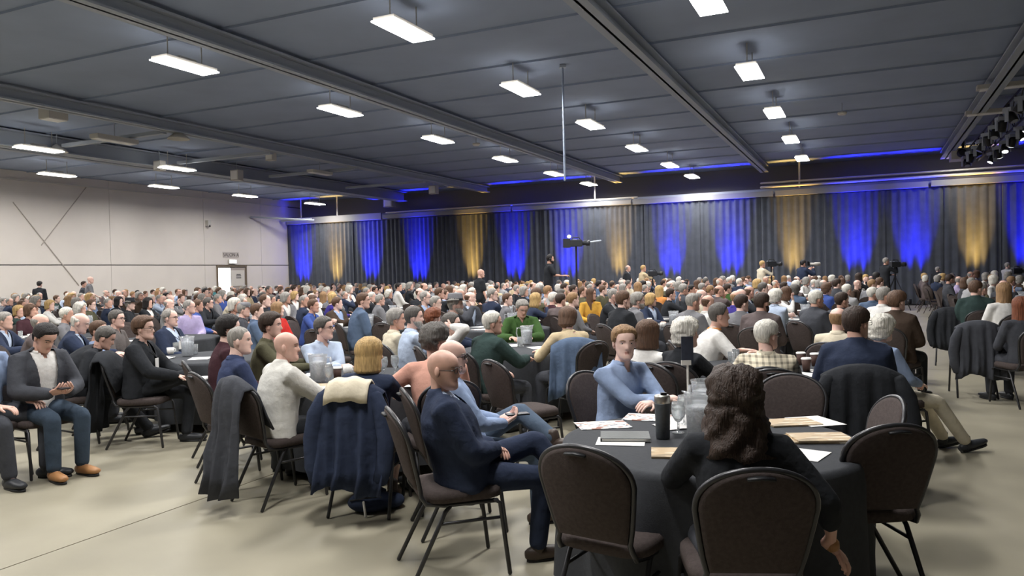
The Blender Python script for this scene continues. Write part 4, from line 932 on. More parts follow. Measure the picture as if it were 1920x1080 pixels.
near_person(606, 592, 148, 98, 'man with glasses in pale blue patterned shirt, arms folded on the table', depth=7.65, top='pale blue', check=0, hair='short', hc='dark grey', glasses=1, armR='crosstable', armL='crosstable', lean=6, skin=0)
near_person(815, 607, -22, 40, 'person with curly dark hair in pink shirt leaning an arm on the table', depth=5.6, top='pink', hair='curly', hc='dark grey', armL='reach', armR='lap', lean=10, sleeve=.55, skin=1, col=0, b=1.08)
for kind, px, py, rz, lb in (('pitcher', 597, 716, 2.8, 'frosted water pitcher beside the brown paper cup on the second table'), ('cup', 633, 713, 0, 'brown paper coffee cup with white lid in front of the folded arms'), ('goblet', 617, 722, 0, 'stemmed water glass by the brown paper cup'), ('goblet', 741, 702, 0, 'tall stemmed glass right of the blond bob'), ('goblet', 720, 705, 0, 'stemmed glass half behind the blond bob'), ('napkin', 583, 704, .4, 'white napkin left of the frosted pitcher'), ('mug', 652, 702, 1, 'white cup and saucer near the folded arms'), ('booklet', 598, 724, .1, 'tan booklet in front of the man in white'), ('plain', 745, 722, .2, 'white sheet under the pink sleeve'), ('napkin', 728, 712, 2, 'white napkin by the tall glasses')):
    put(kind, px, py, rz, lb)
p = onz(697, 958, 0); t = thing('small_bag', 'small navy bag lying on the floor under the navy rain jacket', 'bag', p, .25)
bm_ = MB(); bm_.ell((0, 0, .07), (.17, .11, .075), 16, 10); bm_.ell((.14, .03, .055), (.1, .09, .055), 12, 8); me = remesh(bm_, .012, .5, 'bag_body', CLOTH); link('bag_body', me, t, C['navy'])
MB().tube([(-.15, -.05, .10), (-.05, -.105, .125), (.06, -.095, .12)], .006, 6).build('zip', M_CHM, t); MB().tube([(-.06, -.11, .10), (-.055, -.14, .05), (-.05, -.15, .01)], .009, 6).build('zip_pull', M_TRIM, t); MB().tube([(-.1, .02, .13), (0, .05, .18), (.1, .02, .13)], .012, 8).build('handle', CLOTH, t, color=C['navy'])
# ---- third table, right of centre
table(2.3, 6.8, 'behind the empty chairs of the nearest table', .2)
near_person(1285, 597, 55, 88, 'white haired elderly woman in black top beside the sign stand', depth=6.15, top='black', hair='puffy', hc='white', skin=3, armR='table', armL='lap', lean=6)
near_person(1214, 600, 40, 70, 'woman with brown bob in white top, back to the camera', depth=6.45, top='white', hair='bob', hc='brown', skin=2, col=0, hsc=.95)
near_person(1347, 567, 92, 92, 'man in white polo shirt with orange collar', depth=7.75, top='white', colc='orange', hair='short', hc='dark grey', armR='table', armL='table', sleeve=.0, lean=16, skin=2, b=1.15)
near_person(1437, 598, 12, 62, 'white haired man in green and white checked shirt, back to the camera', depth=5.85, top='cream', check=1, hair='short', hc='white', glasses=1, lean=12, armR='table', armL='table', b=1.15, skin=1)
near_person(1572, 577, 40, 60, 'balding man in beige shirt beside the navy suit', depth=7.5, top='cream', hair='fringe', hc='sandy', skin=1)
near_person(1605, 573, 18, 62, 'dark haired man in navy suit and glasses, back to the camera', depth=5.7, top='white', jc='navy', hair='short', hc='dark brown', glasses=1, lean=4, b=1.15, skin=2, chlabel='chair hung with a black coat under the dark haired man in navy')
coat(PEOPLE[-1][0], 18, 'black', 'black coat hung on the chair of the dark haired man in navy', low=.22, width=.27, seed=9)
near_person(1653, 591, 78, 80, 'white haired person in blue shirt and white trousers, legs stretched right', depth=6.6, top='light blue', pants='khaki', hair='puffy', hc='white', legs='ext', lean=-6, shoe='black', skin=3)
for kind, px, py, rz, lb in (('plain', 1338, 692, .3, 'white leaflet at the left of the third table'), ('glass', 1380, 678, 0, 'drinking glass in front of the man in white polo'), ('glass', 1372, 684, 0, 'drinking glass near the white leaflet'), ('napkin', 1392, 684, .5, 'white napkin in front of the white polo'), ('cup', 1512, 696, 0, 'brown paper cup right of the checked shirt'), ('cup', 1502, 684, 0, 'paper cup behind the checked shoulder'), ('cup', 1528, 686, 0, 'paper cup next to the tall glass of the third table'), ('glass', 1541, 684, 0, 'tall glass left of the navy suit back'), ('napkin', 1540, 697, 1.4, 'white napkin beside the navy suit back'), ('plain', 1520, 703, .8, 'white plate-like sheet behind the empty chair')):
    put(kind, px, py, rz, lb)
# ---- left table
table(-3.45, 9.0, 'beside the man in black with a notebook', .5)
t, ms, loc, sc = near_person(268, 592, 86, 88, 'man with wavy brown hair and glasses in black, writing in a notebook', depth=7.7, badge=1, top='black', jc='black', pants='black', hair='thick', hc='brown', glasses=1, legs='crossR', armR='write', armL='write', lean=2, skin=1)
held(t, ms, -1, 'notebook', 'open white notebook on the knee of the man in black', 'notebook', lambda: MB().box((.04, .02, 0), (.2, .26, .014)).build('notebook', M_PAPER), (0, .03, -.02))
coat(loc, 86, 'black', 'black coat hung on the chair of the man with the notebook', low=.16, width=.24, seed=12, sleeves=False)
t, ms, loc, sc = near_person(93, 608, 122, 112, 'man in grey blazer, white shirt and jeans looking down at his phone', depth=6.6, top='white', jc='charcoal', pants='dark jeans', hair='short', hc='black', hp=-32, armR='phone', armL='phone', lean=6, shoe='tan', open=1, skin=2, b=1.06)
held(t, ms, 1, 'mobile_phone', 'black phone in the hands of the man in grey blazer', 'phone', lambda: MB().box((0, 0, 0), (.075, .15, .01)).build('mobile_phone', PLAST, color=C['black']))
near_person(206, 612, 62, 66, 'grey haired man in black bending forward beside the blazer', depth=8.0, top='black', jc='black', pants='black', hair='short', hc='dark grey', hp=-25, lean=28, hunch=.05, legs='ext', skin=2)
near_person(-34, 596, 104, 100, 'person in light blue short sleeves cut off by the left edge', depth=6.4, top='light blue', sleeve=0, pants='charcoal', shoe='black', hair='short', hc='grey', legs='wide', armR='thigh', armL='thigh')
near_person(155, 587, 70, 72, 'balding man in navy jacket with bowed head', depth=8.9, top='pale blue', jc='navy', hair='fringe', hc='white', hp=-18, lean=8, armR='table', armL='table', skin=1)
near_person(318, 578, 100, 92, 'balding man in navy suit and pale blue shirt behind the notebook', depth=10.0, badge=1, top='pale blue', jc='navy', hair='receding', hc='grey', glasses=1, lean=-4, skin=0)
near_person(218, 580, 88, 90, 'man with dark grey hair and glasses in grey shirt', depth=10.0, top='brown grey', hair='short', hc='dark grey', glasses=1, skin=1)
for kind, px, py, rz, lb in (('pitcher', 352, 668, 2, 'water pitcher on the table beside the notebook'), ('mug', 320, 664, 1, 'white coffee cup behind the notebook'), ('glass', 330, 660, 0, 'drinking glass behind the notebook'), ('plain', 375, 672, .2, 'white sheet right of the pitcher on the left table'), ('glass', 366, 664, 0, 'drinking glass right of the pitcher on the left table'), ('napkin', 310, 672, 0, 'white napkin left of the coffee cup')):
    put(kind, px, py, rz, lb)
# ---- middle people, a little further back
table(.15, 9.15, 'in front of the woman in green', .1)
near_person(922, 582, 48, 78, 'grey haired man in dark green jacket, back to the camera', depth=7.6, top='dark green', jc='dark green', hair='short', hc='white', armR='table', lean=10, skin=2)
near_person(981, 562, 182, 160, 'woman in green cardigan facing the camera, looking down', depth=10.4, top='green', jc='green', hair='short', hc='grey', hp=-24, armR='table', armL='table', lean=10, skin=2)
near_person(1066, 576, -38, 30, 'person with brown hair and glasses in beige shirt, leaning forward', depth=8.3, top='beige', hair='mid', hc='brown', glasses=1, hp=-15, lean=14, armR='table', armL='table', skin=1)
w = onz(1098, 632, .96); c0 = (w.x - .05, w.y + .34); chair(c0, 8, 'chair covered with a blue denim jacket', 'empty banquet chairs'); coat(c0, 8, 'denim', 'blue denim jacket slung over a chair back', low=.36, width=.27, seed=15, sleeves=False)
near_person(853, 553, 88, 88, 'man in grey wide-brimmed hat and dark jacket', depth=10.2, top='light grey', jc='navy', hat=('fedora', 'grey'), hair='short', hc='grey', beard='grey', skin=1)
HATS['fedora'].materials[1] = M_BLK
near_person(845, 585, 70, 88, 'man with short dark hair and glasses in white shirt, hand at his neck', depth=7.9, top='white', hair='short', hc='dark grey', glasses=1, armR='neck', armL='lap', skin=0)
near_person(775, 573, 60, 84, 'man with grey hair and beard in light blue shirt', depth=8.3, top='pale blue', hair='short', hc='dark grey', beard='grey', armR='table', armL='table', skin=0)
near_person(742, 578, 55, 80, 'grey haired man in cream shirt beside the light blue shirt', depth=8.6, top='cream', hair='thick', hc='grey', skin=0)
near_person(812, 578, 30, 50, 'person with curly auburn hair behind the man in white', depth=9.4, top='brown', hair='curly', hc='auburn', skin=1)
near_person(680, 548, 62, 84, 'man in faded blue denim jacket, back to the camera', depth=12.2, top='denim', jc='denim', hair='short', hc='brown', skin=0, lean=8)
near_person(1530, 543, 66, 80, 'white haired man in dark grey suit', depth=10.4, top='white', jc='charcoal', hair='short', hc='white', skin=0, b=1.1)
near_person(1428, 548, 30, 60, 'bearded man with dark hair in taupe jacket, back to the camera', depth=9.6, top='taupe', jc='taupe', hair='short', hc='dark brown', beard='dark brown', b=1.15)
near_person(1682, 545, 48, 70, 'man with brown hair in brown jacket by the aisle', depth=9.2, top='brown', jc='brown', hair='thick', hc='brown', pants='black', b=1.1, skin=3)
near_person(1657, 537, 60, 88, 'grey haired man in white shirt behind the brown jacket', depth=10.8, top='white', hair='short', hc='grey', skin=0)
near_person(1168, 544, 62, 70, 'man with sandy hair in black jacket', depth=10.6, top='black', jc='black', hair='short', hc='brown', b=1.1)
near_person(1195, 548, 80, 84, 'grey bearded man in grey jacket and lavender shirt', depth=11.6, top='lavender', jc='grey', hair='thick', hc='grey', beard='grey', lean=12)
near_person(1298, 548, 60, 70, 'balding man in grey suit behind the white haired woman', depth=10.2, top='white', jc='grey', hair='buzz', hc='grey', skin=0, b=1.1)
near_person(1108, 540, 170, 120, 'woman with long brown hair in yellow blouse', depth=15.5, top='mustard', hair='long', hc='brown', topname='blouse', col=0)
near_person(1829, 525, 15, 70, 'brown haired man in dark green jacket on the right block', depth=12.0, top='white', jc='dark green', hair='short', hc='brown', b=1.1)
near_person(1882, 530, 5, 20, 'woman with long blond hair in white on the right block', depth=11.0, top='white', hair='long', hc='sandy', col=0)
near_person(1914, 556, 0, 30, 'woman with long auburn hair at the right edge', depth=8.8, top='charcoal', hair='long', hc='auburn', col=0)
for px, py, fc, lb in ((1850, 600, 20, 'nearest empty chair hung with a dark coat on the right block'), (1802, 575, 30, 'empty chair hung with a coat at the aisle of the right block')):
    w = onz(px, py, .96); c0 = (w.x, w.y + .3); chair(c0, fc, lb, 'empty banquet chairs'); coat(c0, fc, 'charcoal' if px > 1820 else 'black', lb.replace('empty chair hung with a', '').replace('nearest ', 'nearest').strip() + ' draped', low=.3, width=.25, seed=px)
chair_by_back(586, 618, 30, 'empty chair behind the man with folded arms'); chair_by_back(715, 606, 24, 'empty chair by the cream shirt, back to the camera')
chair_by_back(700, 592, 40, 'empty chair in front of the denim jacket'); chair_by_back(1440, 690, 15, 'empty chair tucked behind the far chair of the nearest table')
# ------------------------------------------------------------------ crowd from shared figures
POSES = {'lap': dict(legs='flat', armR='lap', armL='lapc', lean=0), 'table': dict(legs='tuck', armR='table', armL='table', lean=10), 'crossed': dict(legs='crossR', armR='crossed', armL='crossed', lean=-4), 'chin': dict(legs='flat', armR='chin', armL='lapc', lean=8), 'tableR': dict(legs='flat', armR='table', armL='thigh', lean=4)}
PROTO = {}
def proto(pose, hy, hp=0):
    hb = min((-62, -35, 0, 35, 62), key=lambda a: abs(a - hy)); key = (pose, hb, hp)
    if key not in PROTO:
        p = dict(POSES[pose]); p['hy'] = hb; p['hp'] = hp; p['twist'] = -.22 * hb; p['jacket'] = 1; PROTO[key] = person_meshes(p, False)
    return PROTO[key]
GARM = {'navy': 'navy', 'black': 'black', 'charcoal': 'charcoal', 'grey': 'grey', 'light grey': 'light grey', 'white': 'white', 'cream': 'cream', 'beige': 'beige', 'light blue': 'light blue', 'pale blue': 'pale blue', 'blue': 'blue', 'denim': 'denim blue', 'olive': 'olive', 'dark green': 'dark green', 'green': 'green', 'maroon': 'maroon', 'red': 'red', 'pink': 'pink', 'lavender': 'lavender', 'purple': 'purple', 'brown': 'brown', 'taupe': 'taupe', 'teal': 'teal', 'mustard': 'yellow', 'orange': 'orange', 'brown grey': 'brownish grey'}
def hairdesc(p):
    h, c = p.get('hair'), p.get('hc', 'brown')
    if p.get('hat'): return f'person in a {p["hat"][1]} cap'
    if not h: return 'bald person'
    if h == 'fringe': return f'balding {c} haired person'
    if h in ('long', 'wavy'): return f'person with long {c} hair'
    if h in ('bob', 'mid', 'puffy'): return f'person with full {c} hair'
    if h == 'buzz': return f'person with cropped {c} hair'
    return f'person with short {c} hair'
def where(loc):
    px, py = proj((loc.x, loc.y, 1.2)); u, v = W2R(loc); dep = loc.y
    dz = 'near' if dep < 11 else 'middle' if dep < 17 else 'farther' if dep < 24 else 'rearmost'
    if px < 537: s = 'by left photo edge' if px < 140 else 'by beige wall rods' if px < 280 else 'by glowing door' if px > 415 else 'left of glowing door'
    else:
        uu = min(STRIPNAME, key=lambda q: abs(proj(R2W(q[0], D, 1))[0] - px)); s = 'before ' + uu[1]
    return f'{dz} rows {s}'
def plabel(p, loc, seated=True):
    g = f'{GARM[p["jc"]]} jacket' if p.get('jc') else f'{GARM[p["top"]]} shirt'
    return f'{hairdesc(p)}{", glasses" if p.get("glasses") else ""}, {g}, {where(loc)}'
NIND = [len(PEOPLE)]
def crowd_person(px, py, face, head, p, pose='lap', hs=1.29, depth=None, loc=None, hp=0, sc=None):
    ms = proto(pose, wrap(head - face), hp); p = dict(POSES[pose], **p)
    if loc is None: loc, sc = who_place(ms, p, px, py, face, depth, hs)
    lb = plabel(p, loc)
    for extra in ('seated ', 'leaning ', 'turned ', 'upright ', 'quiet '):
        if lb not in LABELS: break
        lb = extra + lb.split(' ', 1)[1] if lb.split(' ')[0] in ('seated', 'leaning', 'turned', 'upright') else extra + lb
    t = assemble(ms, p, loc, face, sc, lb, False, group='seated audience'); return t, loc
def chl(t):
    s = t['label'].replace('person with ', '').replace(', glasses', '').replace('person', 'sitter')
    for w_ in ('seated ', 'leaning ', 'turned ', 'upright ', 'quiet '): s = s.replace(w_, '')
    s = 'chair below ' + s
    if s in LABELS: s = s.replace('chair below', 'dark chair below')
    return s
MID = [  # px, py(head top), face, head, hair, hair colour, top, jacket, pose, glasses
 (124,575,75,82,'short','white','grey',None,'lap',0),(74,588,70,86,'fringe','grey','taupe',None,'table',1),(40,562,80,90,'buzz','brown','brown grey',None,'lap',1),(8,584,84,90,'short','grey','pale blue','navy','table',0),(56,570,120,100,'mid','brown','maroon',None,'lap',0),
 (93,562,60,86,'mid','blond','white',None,'table',0),(106,553,80,88,'short','brown','dark green',None,'lap',0),(63,557,70,84,'short','grey','light grey',None,'lap',0),(7,557,90,92,'short','grey','grey',None,'lap',0),(150,567,50,70,'puffy','white','charcoal',None,'table',0),
 (170,561,80,90,'short','brown','olive',None,'lap',1),(184,600,60,80,'short','brown','light blue',None,'lap',0),(222,556,95,95,'bob','black','black',None,'lap',0),(277,558,100,90,'bob','black','white','black','crossed',0),(298,552,85,88,'buzz','grey','pale blue',None,'chin',0),
 (311,548,85,88,'short','black','charcoal',None,'lap',0),(316,560,85,90,'fringe','grey','light grey',None,'lap',0),(340,551,110,95,'short','brown','white','black','crossed',0),(390,557,110,92,'short','dark grey','black','black','table',1),(370,561,70,85,'short','brown','blue',None,'lap',0),
 (408,551,80,88,'short','grey','grey',None,'lap',0),(433,553,70,90,'short','dark brown','cream',None,'table',0),(481,568,75,88,'short','brown','denim',None,'lap',0),(455,552,85,88,'puffy','white','lavender',None,'lap',0),(520,566,120,92,'bob','sandy','red',None,'lap',0),
 (537,544,85,88,'short','brown','white','charcoal','table',0),(503,534,90,90,'buzz','dark grey','black',None,'crossed',0),(551,531,110,92,'short','dark brown','white','grey','lap',0),(582,545,85,90,'short','black','lavender',None,'table',1),(587,560,100,95,'short','brown','blue',None,'table',0),
 (576,537,80,85,'puffy','white','white',None,'lap',0),(385,540,110,95,'short','black','white',None,'lap',0),(410,539,90,90,'short','brown','light grey',None,'chin',0),(463,540,110,95,'long','brown','beige',None,'lap',0),(477,541,80,88,'fringe','brown','navy',None,'lap',0),
 (624,550,60,85,'mid','blond','purple',None,'table',0),(697,547,65,84,'short','white','white','black','lap',0),(712,551,68,84,'short','grey','olive','grey','lap',1),(729,543,66,86,'puffy','white','lavender','charcoal','lap',0),(747,530,60,86,'short','black','white',None,'lap',0),
 (768,527,60,86,'mid','grey','black',None,'crossed',0),(795,529,62,86,'fringe','brown','white',None,'table',0),(834,543,60,80,'short','brown','light blue',None,'lap',0),(883,545,85,92,'receding','brown','pale blue','navy','lap',1),(655,535,120,100,'puffy','white','white',None,'lap',0),
 (922,539,70,90,'mid','blond','light grey',None,'table',0),(951,549,70,88,'short','brown','grey',None,'lap',0),(1004,549,80,90,'bob','blond','navy',None,'chin',0),(1037,547,60,70,'short','white','maroon',None,'lap',0),(1051,549,20,60,'short','dark brown','taupe',None,'table',0),
 (1074,547,70,86,'short','sandy','grey',None,'lap',0),(1236,535,30,60,'long','blond','orange',None,'lap',0),(1257,540,90,95,'short','dark brown','black',None,'chin',0),(1327,553,80,84,'fringe','brown','white',None,'lap',0),(1316,530,70,86,'short','grey','olive',None,'lap',0),
 (1390,551,40,78,'short','dark brown','grey','grey','lap',0),(1380,545,60,80,'fringe','sandy','purple',None,'lap',0),(1440,532,70,88,'','', 'white',None,'lap',0),(1260,527,60,76,'puffy','white','pink',None,'lap',0),(1205,527,60,70,'long','white','lavender',None,'lap',0),
 (1470,528,60,80,'short','dark brown','white','black','table',0),(1490,533,20,40,'mid','dark grey','denim','denim','lap',0),(1550,531,60,80,'curly','brown','blue',None,'lap',0),(1578,547,50,70,'short','dark brown','grey','charcoal','lap',0),(1588,532,40,60,'short','white','light grey',None,'lap',0),
 (1610,511,90,95,'long','dark brown','black',None,'chin',0),(1643,510,95,95,'mid','black','navy',None,'crossed',1),(1785,515,80,88,'','','grey','charcoal','lap',0),(1912,516,70,80,'mid','grey','brown',None,'lap',0),(1355,517,70,85,'short','grey','grey',None,'lap',0),
]
for q in MID:
    px, py, fc, hd_, hs_, hc, top, jc, pose, gl = q
    p = dict(hair=hs_ or None, hc=hc or 'grey', top=top, jc=jc, glasses=gl, col=0 if hs_ in ('long', 'bob', 'mid') else 1)
    if hs_ == 'curly': p['hair'] = 'puffy'
    hor = 512.7 - .022 * (px - 960); dep = .36 * 1430 / max(py - hor, 14)
    dep = min(dep, 24); ms_ = proto(pose, wrap(hd_ - fc))
    for f_ in (1, 1.05, .95, 1.1, .9, 1.16, .85, 1.22, 1.3, .8, 1.4):
        l_, s_ = who_place(ms_, p, px, py, fc, dep * f_)
        if min((l_ - q_[0]).length for q_ in PEOPLE) > .6: break
    t, loc = crowd_person(px, py, fc, hd_, p, pose, loc=l_, sc=s_)
    chair(loc, fc, chl(t), 'occupied banquet chairs', dep < 11)
# flat cap and black hat wearers
for px, py, hat, top, lb in ((456, 566, ('cap', 'grey'), 'charcoal', 'cap'), (243, 560, ('fedora', 'black'), 'black', 'hat')):
    t, loc = crowd_person(px, py, 80, 92, dict(hair='short', hc='grey', hat=hat, top=top), 'lap', depth=.36 * 1430 / (py + (-.02 if 0 else 0) - (512.7 - .022 * (px - 960)))); chair(loc, 80, chl(t), 'occupied banquet chairs', False)
# tables further back, on the hall's grid, nudged clear of the people already seated
rg = random.Random(11); ROWN = ['second', 'third', 'fourth', 'fifth', 'sixth', 'seventh', 'eighth', 'ninth', 'tenth', 'eleventh', 'twelfth']
taken = [q[0] for q in PEOPLE] + CHAIRS; spots = []
for r in range(9):
    v = 8.6 + 3.0 * r
    for k in range(14):
        u = (3.05 + 3.0 * (k - 10) if k >= 10 else -.9 - 3.0 * k) + (-1.4 if r % 2 and k < 10 else 0) + rg.uniform(-.15, .15)
        if u < UL + 1.6: continue
        w = R2W(u, v + rg.uniform(-.2, .2)); 
        if w.y < 9.5: continue
        px, py = proj((w.x, w.y, .8))
        if not -60 < px < 1990: continue
        if min((w - T[0]).length for T in TABLES) < 2.3: continue
        for it in range(40):
            near_ = [h for h in taken if (h - w).length < 1.0]
            if not near_: break
            for h in near_:
                dv = w - h; dv.z = 0; w = w + dv.normalized() * .08 if dv.length > 1e-3 else w + Vector((.1, 0, 0))
        if [h for h in taken if (h - w).length < .9] or min((w - T[0]).length for T in TABLES) < 2.0: continue
        ref = f'{ROWN[r]} row {where(w).split("rows ")[1]}'
        if ref in [T[1] for T in TABLES]: ref = ref.replace(' row ', ' row further right ')
        if ref in [T[1] for T in TABLES]: continue
        table(w.x, w.y, ref, rg.uniform(0, 6)); spots.append((w, ref))
# seats round those tables
TOPS = [('navy', 6), ('black', 7), ('charcoal', 5), ('grey', 5), ('light grey', 4), ('white', 7), ('cream', 3), ('beige', 3), ('light blue', 5), ('pale blue', 4), ('blue', 2), ('denim', 3), ('olive', 2), ('dark green', 2), ('green', 1), ('maroon', 2), ('lavender', 3), ('purple', 1), ('brown', 2), ('taupe', 3), ('teal', 1)]
TL = [t for t, n in TOPS for _ in range(n)]
HL = [('short', 'grey'), ('short', 'white'), ('short', 'brown'), ('short', 'dark brown'), ('fringe', 'grey'), ('fringe', 'white'), ('buzz', 'grey'), (None, 'grey'), ('receding', 'grey'), ('puffy', 'white'), ('bob', 'brown'), ('mid', 'blond'), ('long', 'sandy'), ('short', 'sandy'), ('short', 'dark grey'), ('mid', 'grey'), ('puffy', 'grey'), ('receding', 'brown'), ('short', 'black'), ('fringe', 'brown'), ('mid', 'white')]
cand = []
for w, ref in spots:
    n = 8; a0 = rg.uniform(0, 6.28)
    for k in range(n):
        a = a0 + 2 * math.pi * k / n; loc = Vector((w.x + 1.16 * math.cos(a), w.y + 1.16 * math.sin(a), 0))
        px, py = proj((loc.x, loc.y, 1.2)); u, v = W2R(loc)
        if not -30 < px < 1950 or loc.y < 12 or v > D - .9 or u < UL + .8: continue
        if min((loc - h).length for h in taken) < .68: continue
        taken.append(loc)
        inward = math.degrees(math.atan2(w.x - loc.x, w.y - loc.y)); head = rg.uniform(72, 104)
        rel = wrap(head - inward)
        face = inward if abs(rel) < 65 else head - math.copysign(60, rel)
        cand.append((loc.y, loc, face, head, rg.random() < .84))
cand.sort(key=lambda c: c[0])
NMAX = 296 - len(PEOPLE); stuff = []; stuffch = []; made = 0
print('people so far', len(PEOPLE), 'candidates', len(cand), 'chairs', len(CHAIRS))
for dep, loc, face, head, occ in cand:
    if occ:
        for tr_ in range(60):
            h, hc = rg.choice(HL); top = rg.choice(TL); jc = rg.choice(['navy', 'black', 'charcoal', 'grey', 'brown', 'taupe']) if rg.random() < .3 else None
            if jc: top = rg.choice(['white', 'pale blue', 'light blue', 'light grey'])
            p = dict(hair=h, hc=hc, top=top, jc=jc, glasses=1 if rg.random() < .25 else 0, skin=rg.randrange(5), col=0 if h in ('long', 'bob', 'mid') else 1)
            if plabel(p, loc) not in LABELS: break
        pose = rg.choice(['lap', 'table', 'lap', 'crossed', 'chin', 'tableR', 'lap']); sc = rg.uniform(.95, 1.06)
        if made < NMAX: t, _ = crowd_person(0, 0, face, head, p, pose, loc=loc, sc=sc); made += 1
        else: stuff.append((loc, face, head, p, pose, sc))
    dup_ = LABELS.get('empty dark chair, ' + where(loc), 0)
    if len(CHAIRS) < 298: chair(loc, face, chl(t) if occ and made <= NMAX and t is not None else 'empty dark chair, ' + where(loc), 'occupied banquet chairs' if occ else 'empty chairs ' + where(loc), False)
    else: stuffch.append((loc, face))
print('made', made, 'stuff people', len(stuff), 'stuff chairs', len(stuffch), 'tables', len(TABLES))
# farthest audience beyond the individually built 300: one joined mesh with colour attribute
def tri_arrays(me):
    me.calc_loop_triangles(); v = np.empty(len(me.vertices) * 3, np.float32); me.vertices.foreach_get('co', v)
    t = np.empty(len(me.loop_triangles) * 3, np.int32); me.loop_triangles.foreach_get('vertices', t); return v.reshape(-1, 3), t.reshape(-1, 3)
def joined(name, parts, mats_):
    V = []; T_ = []; Cc = []; o = 0
    for (v, t), M, c in parts:
        A = np.array(M)[:3, :3]; b = np.array(M)[:3, 3]; V.append(v @ A.T + b); T_.append(t + o); o += len(v); Cc.append(np.tile(np.array(c, np.float32), (len(v), 1)))
    V = np.concatenate(V).astype(np.float32); T_ = np.concatenate(T_); Cc = np.concatenate(Cc)
    me = bpy.data.meshes.new(name); me.vertices.add(len(V)); me.vertices.foreach_set('co', V.ravel()); me.loops.add(T_.size); me.loops.foreach_set('vertex_index', T_.ravel().astype(np.int32))
    me.polygons.add(len(T_)); me.polygons.foreach_set('loop_start', np.arange(0, T_.size, 3, dtype=np.int32)); me.polygons.foreach_set('use_smooth', [True] * len(T_))
    me.update(calc_edges=True); at = me.color_attributes.new('Col', 'FLOAT_COLOR', 'POINT'); at.data.foreach_set('color', Cc.ravel()); me.materials.append(mats_); me.validate(); return link(name, me)
if stuff:
    M_VC = mat('crowd_colour', lin(128, 128, 128), rough=.85); nt = M_VC.node_tree; ca = nt.nodes.new('ShaderNodeVertexColor'); ca.layer_name = 'Col'; nt.links.new(ca.outputs[0], nt.nodes['Principled BSDF'].inputs['Base Color'])
    cache = {}; parts = []
    def ar(me):
        if me.name not in cache: cache[me.name] = tri_arrays(me)
        return cache[me.name]
    for loc, face, head, p, pose, sc in stuff:
        ms = proto(pose, wrap(head - face)); M = Matrix.Translation(loc) @ Matrix.Rotation(-math.radians(face), 4, 'Z') @ Matrix.Scale(sc, 4)
        parts.append((ar(ms['body']), M, SKINS[p['skin']])); parts.append((ar(ms['jacket' if p['jc'] else 'shirt']), M, C[p['jc'] or p['top']]))
        if p['jc']: parts.append((ar(ms['shirt']), M, C[p['top']]))
        if p['hair']: parts.append((ar(hair(p['hair'], False)), M @ ms['k']['HM'], HAIRCOL[p['hc']]))
    tag(joined('seated_crowd', parts, M_VC), 'farthest seated audience packed along the foot of the drapes', 'crowd', kind='stuff')
if stuffch:
    parts = [(tri_arrays(CH_FAR), Matrix.Translation(l) @ Matrix.Rotation(-math.radians(f), 4, 'Z'), (0, 0, 0, 1)) for l, f in stuffch]
    tag(joined('chair_rows', parts, M_CHF), 'farthest dark banquet chairs along the foot of the drapes', 'chairs', kind='stuff')
# table ware on the further tables
for w, ref in spots:
    d = w.y; rr = random.Random(int(w.x * 100 + w.y)); n = 7 if d < 14 else 5 if d < 22 else 3
    item('pitcher', w.x + rr.uniform(-.15, .15), w.y + rr.uniform(-.15, .15), rr.uniform(0, 6), f'water pitcher on the table {ref}')
    kinds = ['plain', 'mug', 'napkin', 'sheet', 'glass', 'plain', 'cup'][:n]
    for i, kd in enumerate(kinds):
        a = rr.uniform(0, 6.28); r_ = rr.uniform(.3, .58)
        nm = {'plain': 'white paper', 'mug': 'white coffee cup', 'napkin': 'white napkin', 'sheet': 'printed sheet', 'glass': 'drinking glass', 'cup': 'brown paper cup'}[kd]
        if kd == 'plain' and i > 0: nm = 'second white paper'
        item(kd, w.x + r_ * math.cos(a), w.y + r_ * math.sin(a), a, f'{nm} on the table {ref}')
w, ref = Vector((.15, 9.15, 0)), 0
for kd, px, py, lb in (('pitcher', 988, 646, 'water pitcher beside the woman in green'), ('plain', 1010, 652, 'white papers in front of the woman in green'), ('glass', 975, 650, 'drinking glass by the dark green sleeve'), ('plain', 960, 648, 'white sheet under the hands of the woman in green')): put(kd, px, py, .3, lb)
# ------------------------------------------------------------------ standing people, cameras
def standing(px, py, depth, face, head, label, legs='stand', arms=('standside', 'standside'), zoff=0, **p):
    p.update(legs=legs, armR=arms[0], armL=arms[1]); p['hy'] = wrap(head - face); p['jacket'] = 1 if p.get('jc') else 0
    ms = person_meshes(p, False); lt = ms['k']['HM'] @ Vector((0, -.01, .245)); Wp = atdepth(px, py, depth); sc = min(1.12, max(.9, (Wp.z - zoff) / lt.z)); a = -math.radians(face)
    loc = Vector((Wp.x - sc * (lt.x * math.cos(a) - lt.y * math.sin(a)), Wp.y - sc * (lt.x * math.sin(a) + lt.y * math.cos(a)), zoff))
    t = assemble(ms, p, loc, face, sc, label, False, group='standing staff and crew'); return t, loc, sc
standing(74, 527, 29, -10, 0, 'standing person in black, back turned, below the beige wall', top='black', pants='black', hair='short', hc='black')
standing(157, 527, 28.5, 60, 80, 'standing person in dark shirt beside the bald man in grey', top='charcoal', pants='black', hair='short', hc='dark brown', arms=('standfront', 'standfront'))
standing(169, 518, 28, 60, 70, 'standing bald man in grey t-shirt below the beige wall', top='grey', pants='black', sleeve=0, skin=1, arms=('standfront', 'standfront'))
standing(901, 504, 21, 60, 74, 'standing bald man in black shirt amid the seated crowd', top='black', pants='black', sleeve=0, skin=2, b=1.08, legs='step')
t, loc, sc = standing(1031, 477, 22, 84, 88, 'camera operator in black with headphones standing on a riser', top='black', pants='black', sleeve=0, hair='short', hc='black', zoff=.3, arms=('handle', 'handle'), beard='black')
k = proto('lap', 0)['k']
